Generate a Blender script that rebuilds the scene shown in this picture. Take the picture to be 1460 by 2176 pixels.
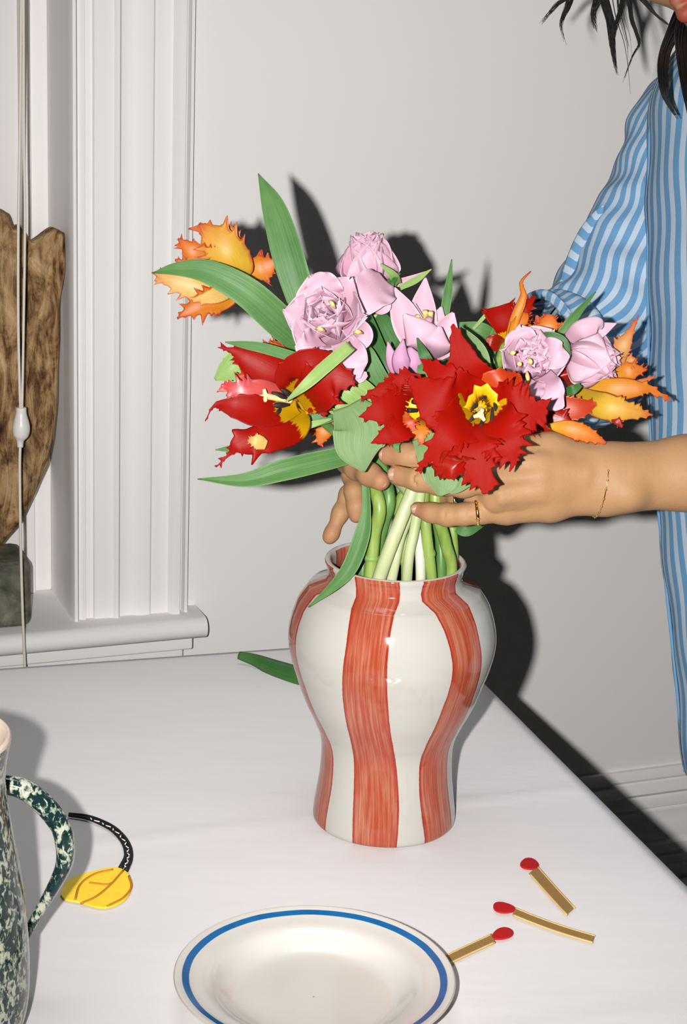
import bpy, bmesh, math, random
import numpy as np
from mathutils import Vector, Matrix
import openvdb

for _o in list(bpy.data.objects):
    bpy.data.objects.remove(_o)
SC = bpy.context.scene
COL = SC.collection

# ------------------------------------------------------------------ camera
FPX, PITCH, ROLL, CAMH = 3900.0, math.radians(16.2), math.radians(2.2), 1.53
IW, IH = 1460, 2176
CF = np.array([0, math.cos(PITCH), -math.sin(PITCH)])
_r0 = np.array([1.0, 0, 0]); _u0 = np.array([0, math.sin(PITCH), math.cos(PITCH)])
CR = math.cos(ROLL) * _r0 + math.sin(ROLL) * _u0
CU = -math.sin(ROLL) * _r0 + math.cos(ROLL) * _u0
CC = np.array([0, 0, CAMH])
cam_d = bpy.data.cameras.new('camera'); cam = bpy.data.objects.new('camera', cam_d); COL.objects.link(cam)
cam.matrix_world = Matrix(((CR[0], CU[0], -CF[0], CC[0]), (CR[1], CU[1], -CF[1], CC[1]), (CR[2], CU[2], -CF[2], CC[2]), (0, 0, 0, 1)))
cam_d.sensor_fit = 'VERTICAL'; cam_d.sensor_height = 36.0; cam_d.lens = FPX / IH * 36.0
cam_d.clip_start = 0.02; cam_d.clip_end = 50
SC.camera = cam

# ------------------------------------------------------------------ light: a dim room and the camera's flash
w = bpy.data.worlds.new('room_gloom'); SC.world = w; w.use_nodes = True
bg = w.node_tree.nodes['Background']; bg.inputs[0].default_value = (0.75, 0.95, 0.9, 1); bg.inputs[1].default_value = 0.006
fl = bpy.data.lights.new('flash', 'SPOT'); flo = bpy.data.objects.new('flash', fl); COL.objects.link(flo)
fl.energy = 243.0; fl.color = (1.0, 0.985, 0.965); fl.shadow_soft_size = 0.011
fl.spot_size = math.radians(70); fl.spot_blend = 1.0
flash_p = CC - 0.083 * CR + 0.004 * CU + 0.02 * CF
aim = CF + (1260 - 730) / FPX * CR + (1088 - 690) / FPX * CU
flo.location = flash_p
flo.rotation_euler = Vector(aim).to_track_quat('-Z', 'Y').to_euler()
pl = bpy.data.lights.new('overhead_fill', 'AREA'); plo = bpy.data.objects.new('overhead_fill', pl); COL.objects.link(plo)  # added overhead fill for the table shadows; no lamp hangs here
pl.shape = 'DISK'; pl.size = 0.9; pl.energy = 0.85; pl.spread = math.radians(48); pl.color = (0.94, 1.0, 1.0)
plo.location = (-0.14, 1.62, 2.35)
SC.view_settings.view_transform = 'Standard'; SC.view_settings.look = 'None'
SC.view_settings.exposure = 0.0; SC.view_settings.gamma = 1.0; SC.view_settings.use_curve_mapping = False

# ------------------------------------------------------------------ helpers
def ray(px, py):
    return CF + (px - 730) / FPX * CR + (1088 - py) / FPX * CU
def P(px, py, k):                       # point seen at a pixel of the photograph, k metres deep
    return CC + k * ray(px, py)
def on_z(px, py, z):
    d = ray(px, py); return CC + (z - CAMH) / d[2] * d
def norm(v):
    v = np.asarray(v, float); return v / (np.linalg.norm(v) + 1e-12)

def mesh(name, V, Fc, mat=None, parent=None, smooth=True, uv=None, attrs=None, solid=None, loc=None, auto=None):
    V = np.asarray(V, float)
    me = bpy.data.meshes.new(name)
    if loc is not None: V = V - np.asarray(loc)
    me.from_pydata(V.tolist() if isinstance(V, np.ndarray) else V, [], Fc if isinstance(Fc, list) else Fc.tolist())
    if smooth: me.polygons.foreach_set('use_smooth', np.ones(len(me.polygons), bool))
    if uv is not None:
        lay = me.uv_layers.new(name='UVMap'); idx = np.empty(len(me.loops), np.int32)
        me.loops.foreach_get('vertex_index', idx)
        lay.data.foreach_set('uv', np.asarray(uv, np.float32)[idx].ravel())
    for an, av in (attrs or {}).items():
        a = me.attributes.new(an, 'FLOAT', 'POINT'); a.data.foreach_set('value', np.asarray(av, np.float32))
    me.update()
    o = bpy.data.objects.new(name, me); COL.objects.link(o)
    if loc is not None: o.location = tuple(float(x) for x in loc)
    if mat: me.materials.append(mat)
    if solid:
        md = o.modifiers.new('thickness', 'SOLIDIFY'); md.thickness = solid; md.offset = 0
    if auto is not None:
        md = o.modifiers.new('edges', 'EDGE_SPLIT'); md.split_angle = math.radians(auto)
    if parent: attach(o, parent)
    return o
def attach(o, parent):
    o.parent = parent
    o.matrix_parent_inverse = wm(parent).inverted()
def wm(o):
    m = Matrix.LocRotScale(o.location, o.rotation_euler, o.scale)
    return wm(o.parent) @ o.matrix_parent_inverse @ m if o.parent else m
def thing(name, label, cat, loc, group=None):
    o = bpy.data.objects.new(name, None); COL.objects.link(o); o.location = tuple(float(x) for x in loc)
    o.empty_display_size = 0.03
    return tag(o, label, cat, group)
def tag(o, label, cat, group=None):
    o['label'] = label; o['category'] = cat
    if group: o['group'] = group
    return o
def struct(o):
    o['kind'] = 'structure'; return o
def recalc(o):
    bm = bmesh.new(); bm.from_mesh(o.data); bmesh.ops.recalc_face_normals(bm, faces=bm.faces); bm.to_mesh(o.data); bm.free(); return o

def grid_faces(n, m, closed=False, base=0):      # n rows of m points
    F = []
    mm = m if closed else m - 1
    for i in range(n - 1):
        for j in range(mm):
            j2 = (j + 1) % m
            F.append([base + i * m + j, base + i * m + j2, base + (i + 1) * m + j2, base + (i + 1) * m + j])
    return F
def spline(pts, n):                              # Catmull-Rom through rows of pts, sampled by chord length
    pts = np.asarray(pts, float)
    if pts.ndim == 1: pts = pts[:, None]
    q = np.vstack([2 * pts[0] - pts[1], pts, 2 * pts[-1] - pts[-2]])
    t = np.linspace(0, len(pts) - 1, n); i = np.minimum(t.astype(int), len(pts) - 2); f = (t - i)[:, None]
    p0, p1, p2, p3 = q[i], q[i + 1], q[i + 2], q[i + 3]
    return 0.5 * (2 * p1 + (p2 - p0) * f + (2 * p0 - 5 * p1 + 4 * p2 - p3) * f ** 2 + (3 * p1 - p0 - 3 * p2 + p3) * f ** 3)
def tube_vf(pts, rad, seg=10, n=None, caps=True, base=0, flat=1.0):
    n = n or max(8, 6 * len(pts))
    c = spline(pts, n); r = np.maximum(spline(rad, n)[:, 0], 1e-5)
    T = np.gradient(c, axis=0); T /= np.linalg.norm(T, axis=1)[:, None] + 1e-12
    up = np.array([0.13, -0.9, 0.4]);
    if abs(T[0] @ norm(up)) > 0.95: up = np.array([1., 0, 0])
    N = norm(np.cross(T[0], up)); V = []; U = []
    L = np.concatenate([[0], np.cumsum(np.linalg.norm(np.diff(c, axis=0), axis=1))])
    for i in range(n):
        N = norm(N - T[i] * (N @ T[i])); B = np.cross(T[i], N)
        for j in range(seg):
            a = 2 * math.pi * j / seg
            V.append(c[i] + r[i] * (math.cos(a) * N * flat + math.sin(a) * B)); U.append((j / seg, L[i]))
    F = grid_faces(n, seg, True, base)
    if caps:
        V.append(c[0]); V.append(c[-1]); a, b = base + n * seg, base + n * seg + 1; U += [(0, 0), (0, L[-1])]
        F += [[a, base + (j + 1) % seg, base + j] for j in range(seg)]
        q = base + (n - 1) * seg
        F += [[b, q + j, q + (j + 1) % seg] for j in range(seg)]
    return V, F, U
def tube(name, pts, rad, mat, parent=None, seg=10, n=None, flat=1.0):
    V, F, U = tube_vf(pts, rad, seg, n, flat=flat)
    return mesh(name, V, F, mat, parent, uv=U)
def tubes(name, lst, mat, parent=None, seg=6, n=None):
    V, F, U = [], [], []
    for pts, rad in lst:
        v, f, u = tube_vf(pts, rad, seg, n, base=len(V)); V += v; F += f; U += u
    return mesh(name, V, F, mat, parent, uv=U)
def lathe(name, prof, mat, parent=None, c=(0, 0, 0), seg=96, attrs_fn=None, th0=0.0):
    prof = np.asarray(prof, float); V = []; A = []
    for r, z in prof:
        for j in range(seg):
            a = 2 * math.pi * j / seg + th0
            V.append((c[0] + max(r, 1e-5) * math.sin(a), c[1] - max(r, 1e-5) * math.cos(a), c[2] + z)); A.append((a, r, z))
    at = attrs_fn(np.array(A)) if attrs_fn else None
    o = mesh(name, V, grid_faces(len(prof), seg, True), mat, parent, attrs=at)
    return recalc(o)
def prism(name, poly, h, mat, parent=None, z0=0.0, frame=None, bevel=0.0, smooth=False):
    """flat polygon (n,3) raised by vector h"""
    poly = np.asarray(poly, float); n = len(poly); h = np.asarray(h, float)
    V = np.vstack([poly, poly + h]); F = [list(range(n))[::-1], list(range(n, 2 * n))]
    F += [[i, (i + 1) % n, n + (i + 1) % n, n + i] for i in range(n)]
    o = recalc(mesh(name, V, F, mat, parent, smooth=smooth))
    if bevel:
        md = o.modifiers.new('bevel', 'BEVEL'); md.width = bevel; md.segments = 2
    return o

# ------------------------------------------------------------------ materials
def lin(c):
    c = np.asarray(c, float) / 255.0
    return np.where(c <= 0.04045, c / 12.92, ((c + 0.055) / 1.055) ** 2.4)
def rgba(c): return (float(c[0]), float(c[1]), float(c[2]), 1.0)
class NT:
    def __init__(s, name, rough=0.5, spec=0.5, col=(0.8, 0.8, 0.8), metal=0.0):
        s.m = bpy.data.materials.new(name); s.m.use_nodes = True; s.t = s.m.node_tree
        s.b = s.t.nodes['Principled BSDF']
        s.b.inputs['Roughness'].default_value = rough; s.b.inputs['Specular IOR Level'].default_value = spec
        s.b.inputs['Base Color'].default_value = rgba(col); s.b.inputs['Metallic'].default_value = metal
    def n(s, ty, **kw):
        x = s.t.nodes.new(ty)
        for k, v in kw.items():
            if k in x.inputs.keys() if isinstance(k, str) else False: x.inputs[k].default_value = v
            else: setattr(x, k, v)
        return x
    def l(s, a, b): s.t.links.new(a, b)
    def math(s, op, a, b=None, c=None, clamp=False):
        x = s.t.nodes.new('ShaderNodeMath'); x.operation = op; x.use_clamp = clamp
        for i, v in enumerate((a, b, c)):
            if v is None: continue
            if isinstance(v, (int, float)): x.inputs[i].default_value = v
            else: s.l(v, x.inputs[i])
        return x.outputs[0]
    def smooth(s, v, a, b):
        x = s.t.nodes.new('ShaderNodeMapRange'); x.interpolation_type = 'SMOOTHSTEP'
        s.l(v, x.inputs[0]); x.inputs[1].default_value = a; x.inputs[2].default_value = b
        return x.outputs[0]
    def noise(s, vec, scale=5.0, detail=3.0, rough=0.55, dist=0.0, out='Fac'):
        x = s.t.nodes.new('ShaderNodeTexNoise'); x.inputs['Scale'].default_value = scale; x.inputs['Detail'].default_value = detail
        x.inputs['Roughness'].default_value = rough; x.inputs['Distortion'].default_value = dist
        if vec is not None: s.l(vec, x.inputs['Vector'])
        return x.outputs[out]
    def mapping(s, vec, scale=(1, 1, 1), rot=(0, 0, 0), loc=(0, 0, 0)):
        x = s.t.nodes.new('ShaderNodeMapping'); s.l(vec, x.inputs[0]); x.inputs['Scale'].default_value = scale
        x.inputs['Rotation'].default_value = rot; x.inputs['Location'].default_value = loc
        return x.outputs[0]
    def ramp(s, fac, stops, interp='LINEAR'):
        x = s.t.nodes.new('ShaderNodeValToRGB'); r = x.color_ramp; r.interpolation = interp
        while len(r.elements) < len(stops): r.elements.new(0.5)
        for e, (p, c) in zip(r.elements, stops): e.position = p; e.color = rgba(c)
        s.l(fac, x.inputs[0]); return x.outputs[0]
    def mix(s, fac, a, b, mode='MIX'):
        x = s.t.nodes.new('ShaderNodeMix'); x.data_type = 'RGBA'; x.blend_type = mode; x.clamp_factor = True
        for v, i in ((fac, 0), (a, 6), (b, 7)):
            if isinstance(v, (int, float)): x.inputs[i].default_value = v
            elif isinstance(v, (tuple, list, np.ndarray)): x.inputs[i].default_value = rgba(v)
            else: s.l(v, x.inputs[i])
        return x.outputs[2]
    def coord(s, w='Object'): return s.t.nodes.new('ShaderNodeTexCoord').outputs[w]
    def attr(s, nm):
        x = s.t.nodes.new('ShaderNodeAttribute'); x.attribute_name = nm; return x.outputs['Fac']
    def sep(s, v):
        x = s.t.nodes.new('ShaderNodeSeparateXYZ'); s.l(v, x.inputs[0]); return x.outputs
    def color(s, c, k=1.0):
        s.l(c if k == 1.0 else s.mix(1.0, c, (k, k, k), 'MULTIPLY'), s.b.inputs['Base Color'])
    def bump(s, h, strength=0.2, dist=0.001):
        x = s.t.nodes.new('ShaderNodeBump'); x.inputs['Strength'].default_value = strength; x.inputs['Distance'].default_value = dist
        s.l(h, x.inputs['Height']); s.l(x.outputs[0], s.b.inputs['Normal'])

def paint(name, col, rough=0.45, spec=0.4, var=0.03):
    t = NT(name, rough, spec); c = t.coord()
    n = t.noise(c, 3.0, 4); t.color(t.mix(n, np.array(col) * (1 - var), np.array(col) * (1 + var)))
    t.bump(t.noise(c, 60, 3), 0.12, 0.001); return t.m
def plain(name, col, rough=0.5, spec=0.5, metal=0.0, nscale=40, var=0.08):
    t = NT(name, rough, spec, col, metal); n = t.noise(t.coord(), nscale, 3)
    t.color(t.mix(n, np.array(col) * (1 - var), np.minimum(np.array(col) * (1 + var), 1))); return t.m
def petal_mat(name, stops, edge=None, rough=0.4, spec=0.35, streak=0.12, jag=0.06, k=1.0):
    t = NT(name, rough, spec); uv = t.coord('UV'); x, y, _ = t.sep(uv)
    nz = t.noise(t.mapping(uv, (14, 5, 1)), 1.0, 3)
    v = t.math('ADD', y, t.math('MULTIPLY', t.math('SUBTRACT', nz, 0.5), jag * 2))
    c = t.ramp(v, stops)
    if edge is not None:
        col, s0, s1 = edge
        e = t.math('ABSOLUTE', t.math('MULTIPLY', t.math('SUBTRACT', x, 0.5), 2.0))
        e = t.math('MAXIMUM', e, t.math('SUBTRACT', t.math('MULTIPLY', y, 1.0), 0.04))
        e = t.math('ADD', e, t.math('MULTIPLY', t.math('SUBTRACT', nz, 0.5), 0.35))
        c = t.mix(t.smooth(e, s0, s1), c, col)
    st = t.noise(t.mapping(uv, (55, 1.6, 1)), 1.0, 2)
    kv = t.math('ADD', t.math('MULTIPLY', t.math('SUBTRACT', st, 0.5), streak * 2), 1.0)
    cb = t.n('ShaderNodeCombineColor'); [t.l(kv, cb.inputs[i]) for i in range(3)]
    t.color(t.mix(1.0, c, cb.outputs[0], 'MULTIPLY'), k); t.bump(st, 0.25, 0.0006)
    return t.m

# ------------------------------------------------------------------ implicit surfaces
class Field:
    """smooth union of tapered capsules and ellipsoids on a voxel grid"""
    def __init__(s, lo, hi, vox):
        s.lo = np.asarray(lo, float); s.vox = vox
        s.n = np.ceil((np.asarray(hi) - s.lo) / vox).astype(int) + 1
        s.big = 0.05; s.D = np.full(s.n, s.big, np.float32)
    def win(s, lo, hi):
        a = np.clip(np.floor((lo - s.lo) / s.vox).astype(int), 0, s.n); b = np.clip(np.ceil((hi - s.lo) / s.vox).astype(int) + 1, 0, s.n)
        if (b <= a).any(): return None
        ax = [(np.arange(a[i], b[i]) * s.vox + s.lo[i]).astype(np.float32) for i in range(3)]
        return tuple(slice(a[i], b[i]) for i in range(3)), ax[0][:, None, None], ax[1][None, :, None], ax[2][None, None, :]
    def put(s, sl, d, k):
        D = s.D[sl]
        if k <= 0: s.D[sl] = np.minimum(D, d)
        else:
            h = np.maximum(k - np.abs(D - d), 0) / k
            s.D[sl] = np.minimum(D, d) - h * h * k * 0.25
    def cut(s, sl, d, k):
        D = -s.D[sl]
        h = np.maximum(k - np.abs(D - d), 0) / k
        s.D[sl] = -(np.minimum(D, d) - h * h * k * 0.25)
    def caps(s, a, b, ra, rb, k=0.008, sub=False):
        a = np.asarray(a, float); b = np.asarray(b, float); m = max(ra, rb) + k + 3 * s.vox
        q = s.win(np.minimum(a, b) - m, np.maximum(a, b) + m)
        if q is None: return
        sl, X, Y, Z = q; ab = b - a; L = max(ab @ ab, 1e-12)
        t = np.clip(((X - a[0]) * ab[0] + (Y - a[1]) * ab[1] + (Z - a[2]) * ab[2]) / L, 0, 1)
        d = np.sqrt((X - a[0] - t * ab[0]) ** 2 + (Y - a[1] - t * ab[1]) ** 2 + (Z - a[2] - t * ab[2]) ** 2) - (ra + (rb - ra) * t)
        (s.cut if sub else s.put)(sl, d, k)
    def chain(s, pts, k=0.008):                    # pts: (xyz, r)
        for (a, ra), (b, rb) in zip(pts[:-1], pts[1:]): s.caps(a, b, ra, rb, k)
    def ell(s, c, r, axes=None, k=0.01, sub=False):
        c = np.asarray(c, float); r = np.asarray(r, float); m = r.max() + k + 3 * s.vox
        q = s.win(c - m, c + m)
        if q is None: return
        sl, X, Y, Z = q; A = np.eye(3) if axes is None else np.asarray(axes)
        e = [((X - c[0]) * A[i][0] + (Y - c[1]) * A[i][1] + (Z - c[2]) * A[i][2]) for i in range(3)]
        k0 = np.sqrt(sum((e[i] / r[i]) ** 2 for i in range(3))); k1 = np.sqrt(sum((e[i] / r[i] ** 2) ** 2 for i in range(3)))
        d = k0 * (k0 - 1.0) / np.maximum(k1, 1e-6)
        (s.cut if sub else s.put)(sl, d, k)
    def merge(s, other): s.D = np.minimum(s.D, other.D)
    def smerge(s, other, k):
        h = np.maximum(k - np.abs(s.D - other.D), 0) / k
        s.D = np.minimum(s.D, other.D) - h * h * k * 0.25
    def copy(s):
        f = Field.__new__(Field); f.lo, f.vox, f.n, f.big, f.D = s.lo, s.vox, s.n, s.big, s.D.copy(); return f
    def fresh(s):
        f = s.copy(); f.D[:] = s.big; return f
    def poly(s):
        g = openvdb.FloatGrid(background=s.big); g.copyFromArray(s.D.astype(np.float32))
        p, t, q = g.convertToPolygons(isovalue=0.0, adaptivity=0.0)
        return p.astype(float) * s.vox + s.lo, q[:, ::-1].astype(int)
# ================================================================== the setting
WHITE = lin((232, 229, 227))
M_wall = paint('wall_paint', WHITE * 1.08, 0.55, 0.25)
M_trim = paint('trim_gloss_paint', WHITE * 1.06, 0.6, 0.2, 0.015)
M_shade = paint('window_shade_cloth', lin((232, 228, 228)), 0.7, 0.2)
M_floor = plain('painted_floor', lin((190, 196, 188)), 0.4, 0.4)
WANG = math.radians(21.5)
WD = np.array([math.cos(WANG), math.sin(WANG), 0.0]); WN = np.array([math.sin(WANG), -math.cos(WANG), 0.0])
WO = on_z(1345, 1640, 0.20); WO[2] = 0.0
def WP(s, d, z): return WO + s * WD + d * WN + np.array([0, 0, z])
def onw(px, py, d=0.0):
    r = ray(px, py); t = ((WO + d * WN - CC) @ WN) / (r @ WN); p = CC + t * r
    return (p - WO) @ WD, p[2]
def wbox(name, s0, s1, d0, d1, z0, z1, mat, parent=None, bevel=0.0, kind=True):
    V = [WP(s, d, z) for z in (z0, z1) for s, d in ((s0, d0), (s1, d0), (s1, d1), (s0, d1))]
    F = [[0, 3, 2, 1], [4, 5, 6, 7], [0, 1, 5, 4], [1, 2, 6, 5], [2, 3, 7, 6], [3, 0, 4, 7]]
    o = recalc(mesh(name, V, F, mat, parent, smooth=False))
    if bevel:
        md = o.modifiers.new('bevel', 'BEVEL'); md.width = bevel; md.segments = 3
    return o
def extrude(name, prof, axis_pts, mat, parent=None, fn=None):
    """profile rows (a,b) swept between two ends through fn(a,b,e)"""
    V = [fn(a, b, e) for e in axis_pts for a, b in prof]; n = len(prof)
    F = [[j, j + 1, n + j + 1, n + j] for j in range(n - 1)] + [list(range(n))[::-1], list(range(n, 2 * n))]
    o = mesh(name, V, F, mat, parent, smooth=True); recalc(o)
    md = o.modifiers.new('edges', 'EDGE_SPLIT'); md.split_angle = math.radians(40)
    return o
# window opening edges on the wall
s_rev, z_sill = onw(150, 1300, 0.02)
s_rev = 0.5 * (onw(155, 300, 0.02)[0] + onw(149, 1200, 0.02)[0])
z_sill = onw(200, 1318, 0.03)[1]
s_cas = 0.5 * (onw(411, 300, 0.01)[0] + onw(396, 1000, 0.01)[0])
s_lo = s_rev - 0.95; z_top = 2.35
def quad_wall():
    rects = [(-3.2, s_lo, 0, 2.7), (s_rev, 2.2, 0, 2.7), (s_lo, s_rev, 0, z_sill - 0.03), (s_lo, s_rev, z_top, 2.7)]
    V, F = [], []
    for a, b, c, d in rects:
        for dd in (0.0, -0.16):
            q = len(V); V += [WP(a, dd, c), WP(b, dd, c), WP(b, dd, d), WP(a, dd, d)]; F.append([q, q + 1, q + 2, q + 3])
    for a in (s_lo, s_rev):
        q = len(V); V += [WP(a, 0, z_sill - 0.03), WP(a, -0.16, z_sill - 0.03), WP(a, -0.16, z_top), WP(a, 0, z_top)]; F.append([q, q + 1, q + 2, q + 3])
    q = len(V); V += [WP(s_lo, 0, z_top), WP(s_rev, 0, z_top), WP(s_rev, -0.16, z_top), WP(s_lo, -0.16, z_top)]; F.append([q, q + 1, q + 2, q + 3])
    return mesh('wall_back', V, F, M_wall, smooth=False)
struct(quad_wall())
struct(mesh('floor', [WP(-3.2, -0.16, 0), WP(2.2, -0.16, 0), WP(2.2, 3.6, 0), WP(-3.2, 3.6, 0)], [[0, 1, 2, 3]], M_floor, smooth=False))
# moulded casing beside the window
cw = s_cas - s_rev
def ct(x): return s_rev + (x - 465) / (1262 - 465) * cw
prof = [(465, 0), (465, .024), (472, .029), (490, .030), (502, .026), (510, .020), (530, .024), (552, .024), (558, .018), (604, .018), (612, .024), (735, .026), (748, .030), (768, .030),
        (785, .022), (820, .020), (880, .022), (905, .026), (985, .026), (1000, .023), (1115, .023), (1128, .030), (1150, .036), (1186, .036), (1196, .020), (1207, .016), (1218, .016), (1226, .030), (1246, .030), (1256, .022), (1262, .014), (1264, 0)]
ref = CC - WO; cam_s = ref @ WD
struct(extrude('trim_1', [(ct(a), b) for a, b in prof], (z_sill, z_top + 0.02), M_trim, fn=lambda a, b, e: WP(a, b, e)))
# stool (sill board) with rounded nose, two stepped mouldings under it
s_end = onw(444, 1320, 0.075)[0]
nose = [(-0.16, 0)] + [(0.055 + 0.0165 * math.cos(t), -0.0165 + 0.0165 * math.sin(t)) for t in np.linspace(math.pi / 2, -math.pi / 2, 10)] + [(-0.16, -0.033)]
struct(extrude('trim_2', nose, (s_lo - 0.2, s_end), M_trim, fn=lambda d, z, e: WP(e, d, z_sill + z)))
s_e2 = onw(411, 1360, 0.05)[0]; s_e3 = onw(392, 1385, 0.035)[0]
struct(wbox('trim_3', s_lo - 0.17, s_e2, 0, 0.048, z_sill - 0.055, z_sill - 0.033, M_trim, bevel=0.003))
struct(wbox('trim_4', s_lo - 0.15, s_e3, 0, 0.030, z_sill - 0.085, z_sill - 0.055, M_trim, bevel=0.004))
# window: jamb stop, sash stile, pulled shade
win = bpy.data.objects.new('window_1', None); COL.objects.link(win); win.location = WP(s_lo, -0.13, z_sill); win['kind'] = 'structure'
s_j = onw(108, 600, -0.13)[0]; s_k = onw(60, 600, -0.13)[0]
wbox('sash_stile', s_k, s_rev, -0.155, -0.125, z_sill, z_top, M_trim, win, 0.003)
wbox('sash_stile', s_k - 0.010, s_k + 0.004, -0.155, -0.115, z_sill, z_top, M_trim, win, 0.003)
wbox('window_shade', s_lo, s_k - 0.006, -0.150, -0.142, z_sill + 0.005, z_top, M_shade, win)
# baseboard with stepped profile
bb = [(0, .205), (.008, .205), (.014, .198), (.016, .190), (.012, .184), (.020, .178), (.024, .165), (.018, .158), (.022, .152), (.022, .136), (.018, .133), (.023, .129), (.023, .110), (.027, .104), (.027, .075), (.034, .068), (.034, .052), (.030, .049), (.036, .045), (.036, .03), (.042, .024), (.042, 0), (0, 0)]
struct(extrude('baseboard_back', bb, (-3.2, 2.2), M_trim, fn=lambda d, z, e: WP(e, d, z)))

# ------------------------------------------------------------------ table and embroidered cloth
ZT = 0.75
TA = math.radians(17.6); TX = np.array([math.cos(TA), math.sin(TA), 0]); TY = np.array([-math.sin(TA), math.cos(TA), 0])
_c, _d = on_z(1050, 1462, ZT), on_z(1460, 1885, ZT)
_a, _b = on_z(0, 1420, ZT), on_z(610, 1373, ZT)
xr = 0.5 * ((_c + _d) @ TX); yb = 0.5 * ((_a + _b) @ TY)
def TP(x, y, z=ZT): return xr * TX + yb * TY + x * TX + y * TY + np.array([0, 0, z])     # x<0 to the left of the right edge, y<0 towards the camera
TW, TL = 1.35, 1.10
t = NT('white_cotton_cloth', 0.85, 0.15); co = t.coord(); CLOTH = lin((228, 223, 223)) * 0.90
n1 = t.noise(t.mapping(co, (3, 9, 3), (0, 0, TA)), 1.0, 4, 0.6)
x, y, z = t.sep(t.mapping(co, (1, 1, 1), (0, 0, -TA)))
cr1 = t.math('SUBTRACT', 1.0, t.smooth(t.math('ABSOLUTE', t.math('SUBTRACT', y, 0.0)), 0.0, 0.006))
n2 = t.noise(co, 900, 2)
h = t.math('ADD', t.math('MULTIPLY', n1, 1.6), t.math('MULTIPLY', n2, 0.05)); t.bump(h, 0.18, 0.006)
t.color(t.mix(n1, CLOTH * 0.96, CLOTH * 1.03)); M_cloth = t.m
M_wood_dark = plain('dark_wood', (0.10, 0.05, 0.025), 0.4)
tbl = thing('dining_table', 'dining table hidden under the white embroidered cloth', 'table', TP(-TW / 2, -TL / 2, 0))
def tbox(name, x0, x1, y0, y1, z0, z1, mat, parent):
    V = [TP(x, y, z) for z in (z0, z1) for x, y in ((x0, y0), (x1, y0), (x1, y1), (x0, y1))]
    return recalc(mesh(name, V, [[0, 3, 2, 1], [4, 5, 6, 7], [0, 1, 5, 4], [1, 2, 6, 5], [2, 3, 7, 6], [3, 0, 4, 7]], mat, parent, smooth=False))
tbox('tabletop', -TW + .004, -.004, -TL + .004, -.004, ZT - .034, ZT - .0025, M_wood_dark, tbl)
for lx in (-TW + .09, -.09):
    for ly in (-TL + .09, -.09): tbox('leg', lx - .03, lx + .03, ly - .03, ly + .03, 0, ZT - .034, M_wood_dark, tbl)
cloth = thing('tablecloth', 'white cotton tablecloth embroidered with matches and a yellow motif', 'tablecloth', TP(-TW / 2, -TL / 2, ZT))
def cloth_mesh():
    nx, ny = 120, 100; xs = np.concatenate([[0, 0, 0, 0.0015], np.linspace(0.01, 0.99, nx) , [0.9985, 1, 1, 1]]); V = []
    zs = [-.22, -.11, -.006, -.001]
    zx = np.array(zs + [0] * nx + zs[::-1]); ys = np.concatenate([[0, 0, 0, .0015], np.linspace(.01, .99, ny), [.9985, 1, 1, 1]]); zy = np.array(zs + [0] * ny + zs[::-1])
    for j, yy in enumerate(ys):
        for i, xx in enumerate(xs):
            zz = min(zx[i], zy[j]); X = -TW + xx * TW; Y = -TL + yy * TL
            if zz == 0:
                zz = 0.0007 * math.sin(9 * X + 4 * Y) * math.sin(13 * Y - 3 * X)
                for c0, sl, am in ((-0.452, 0.035, .0012), (-0.86, -0.02, .0010)):
                    zz += am * math.exp(-((Y - c0 - sl * X) / 0.008) ** 2)
                zz = min(zz, 0.0012)
                zz *= min(1, min(-X, X + TW, -Y, Y + TL) / 0.03)
            V.append(TP(X, Y, ZT + zz))
    return V, grid_faces(len(ys), len(xs))
V, F = cloth_mesh(); mesh('cloth', V, F, M_cloth, cloth)
# embroidery, raised thread on the cloth
t = NT('red_thread', 0.7, 0.2); t.color(t.mix(t.noise(t.coord(), 900, 2), lin((150, 18, 20)), lin((196, 32, 34)))); t.bump(t.noise(t.coord(), 1400, 1), 0.3, 0.0006); M_redt = t.m
t = NT('straw_thread', 0.6, 0.3); t.color(t.mix(t.noise(t.mapping(t.coord(), (1, 1, 1)), 700, 2), lin((118, 86, 46)), lin((164, 130, 78)))); t.bump(t.noise(t.coord(), 1200, 1), 0.4, 0.0006); M_straw = t.m
M_gold_t = plain('gold_edge_thread', lin((206, 172, 104)), 0.5, 0.4, nscale=900, var=0.3)
M_yel = plain('yellow_satin_patch', np.minimum(lin((226, 186, 40))*1.3,1), 0.5, 0.4, nscale=120, var=0.12)
M_seam = plain('ochre_seam_thread', lin((186, 120, 30)), 0.6, 0.3)
M_blackc = plain('black_cord_thread', lin((16, 18, 24)), 0.6, 0.3)
M_whitet = plain('white_dash_thread', lin((210, 212, 206)), 0.6, 0.3)
def flat(name, pxs, mat, parent, z=ZT + .0016, h=.0012, bev=.0004):
    return prism(name, [on_z(a, b, z) for a, b in pxs], (0, 0, h), mat, parent, bevel=bev)
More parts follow.
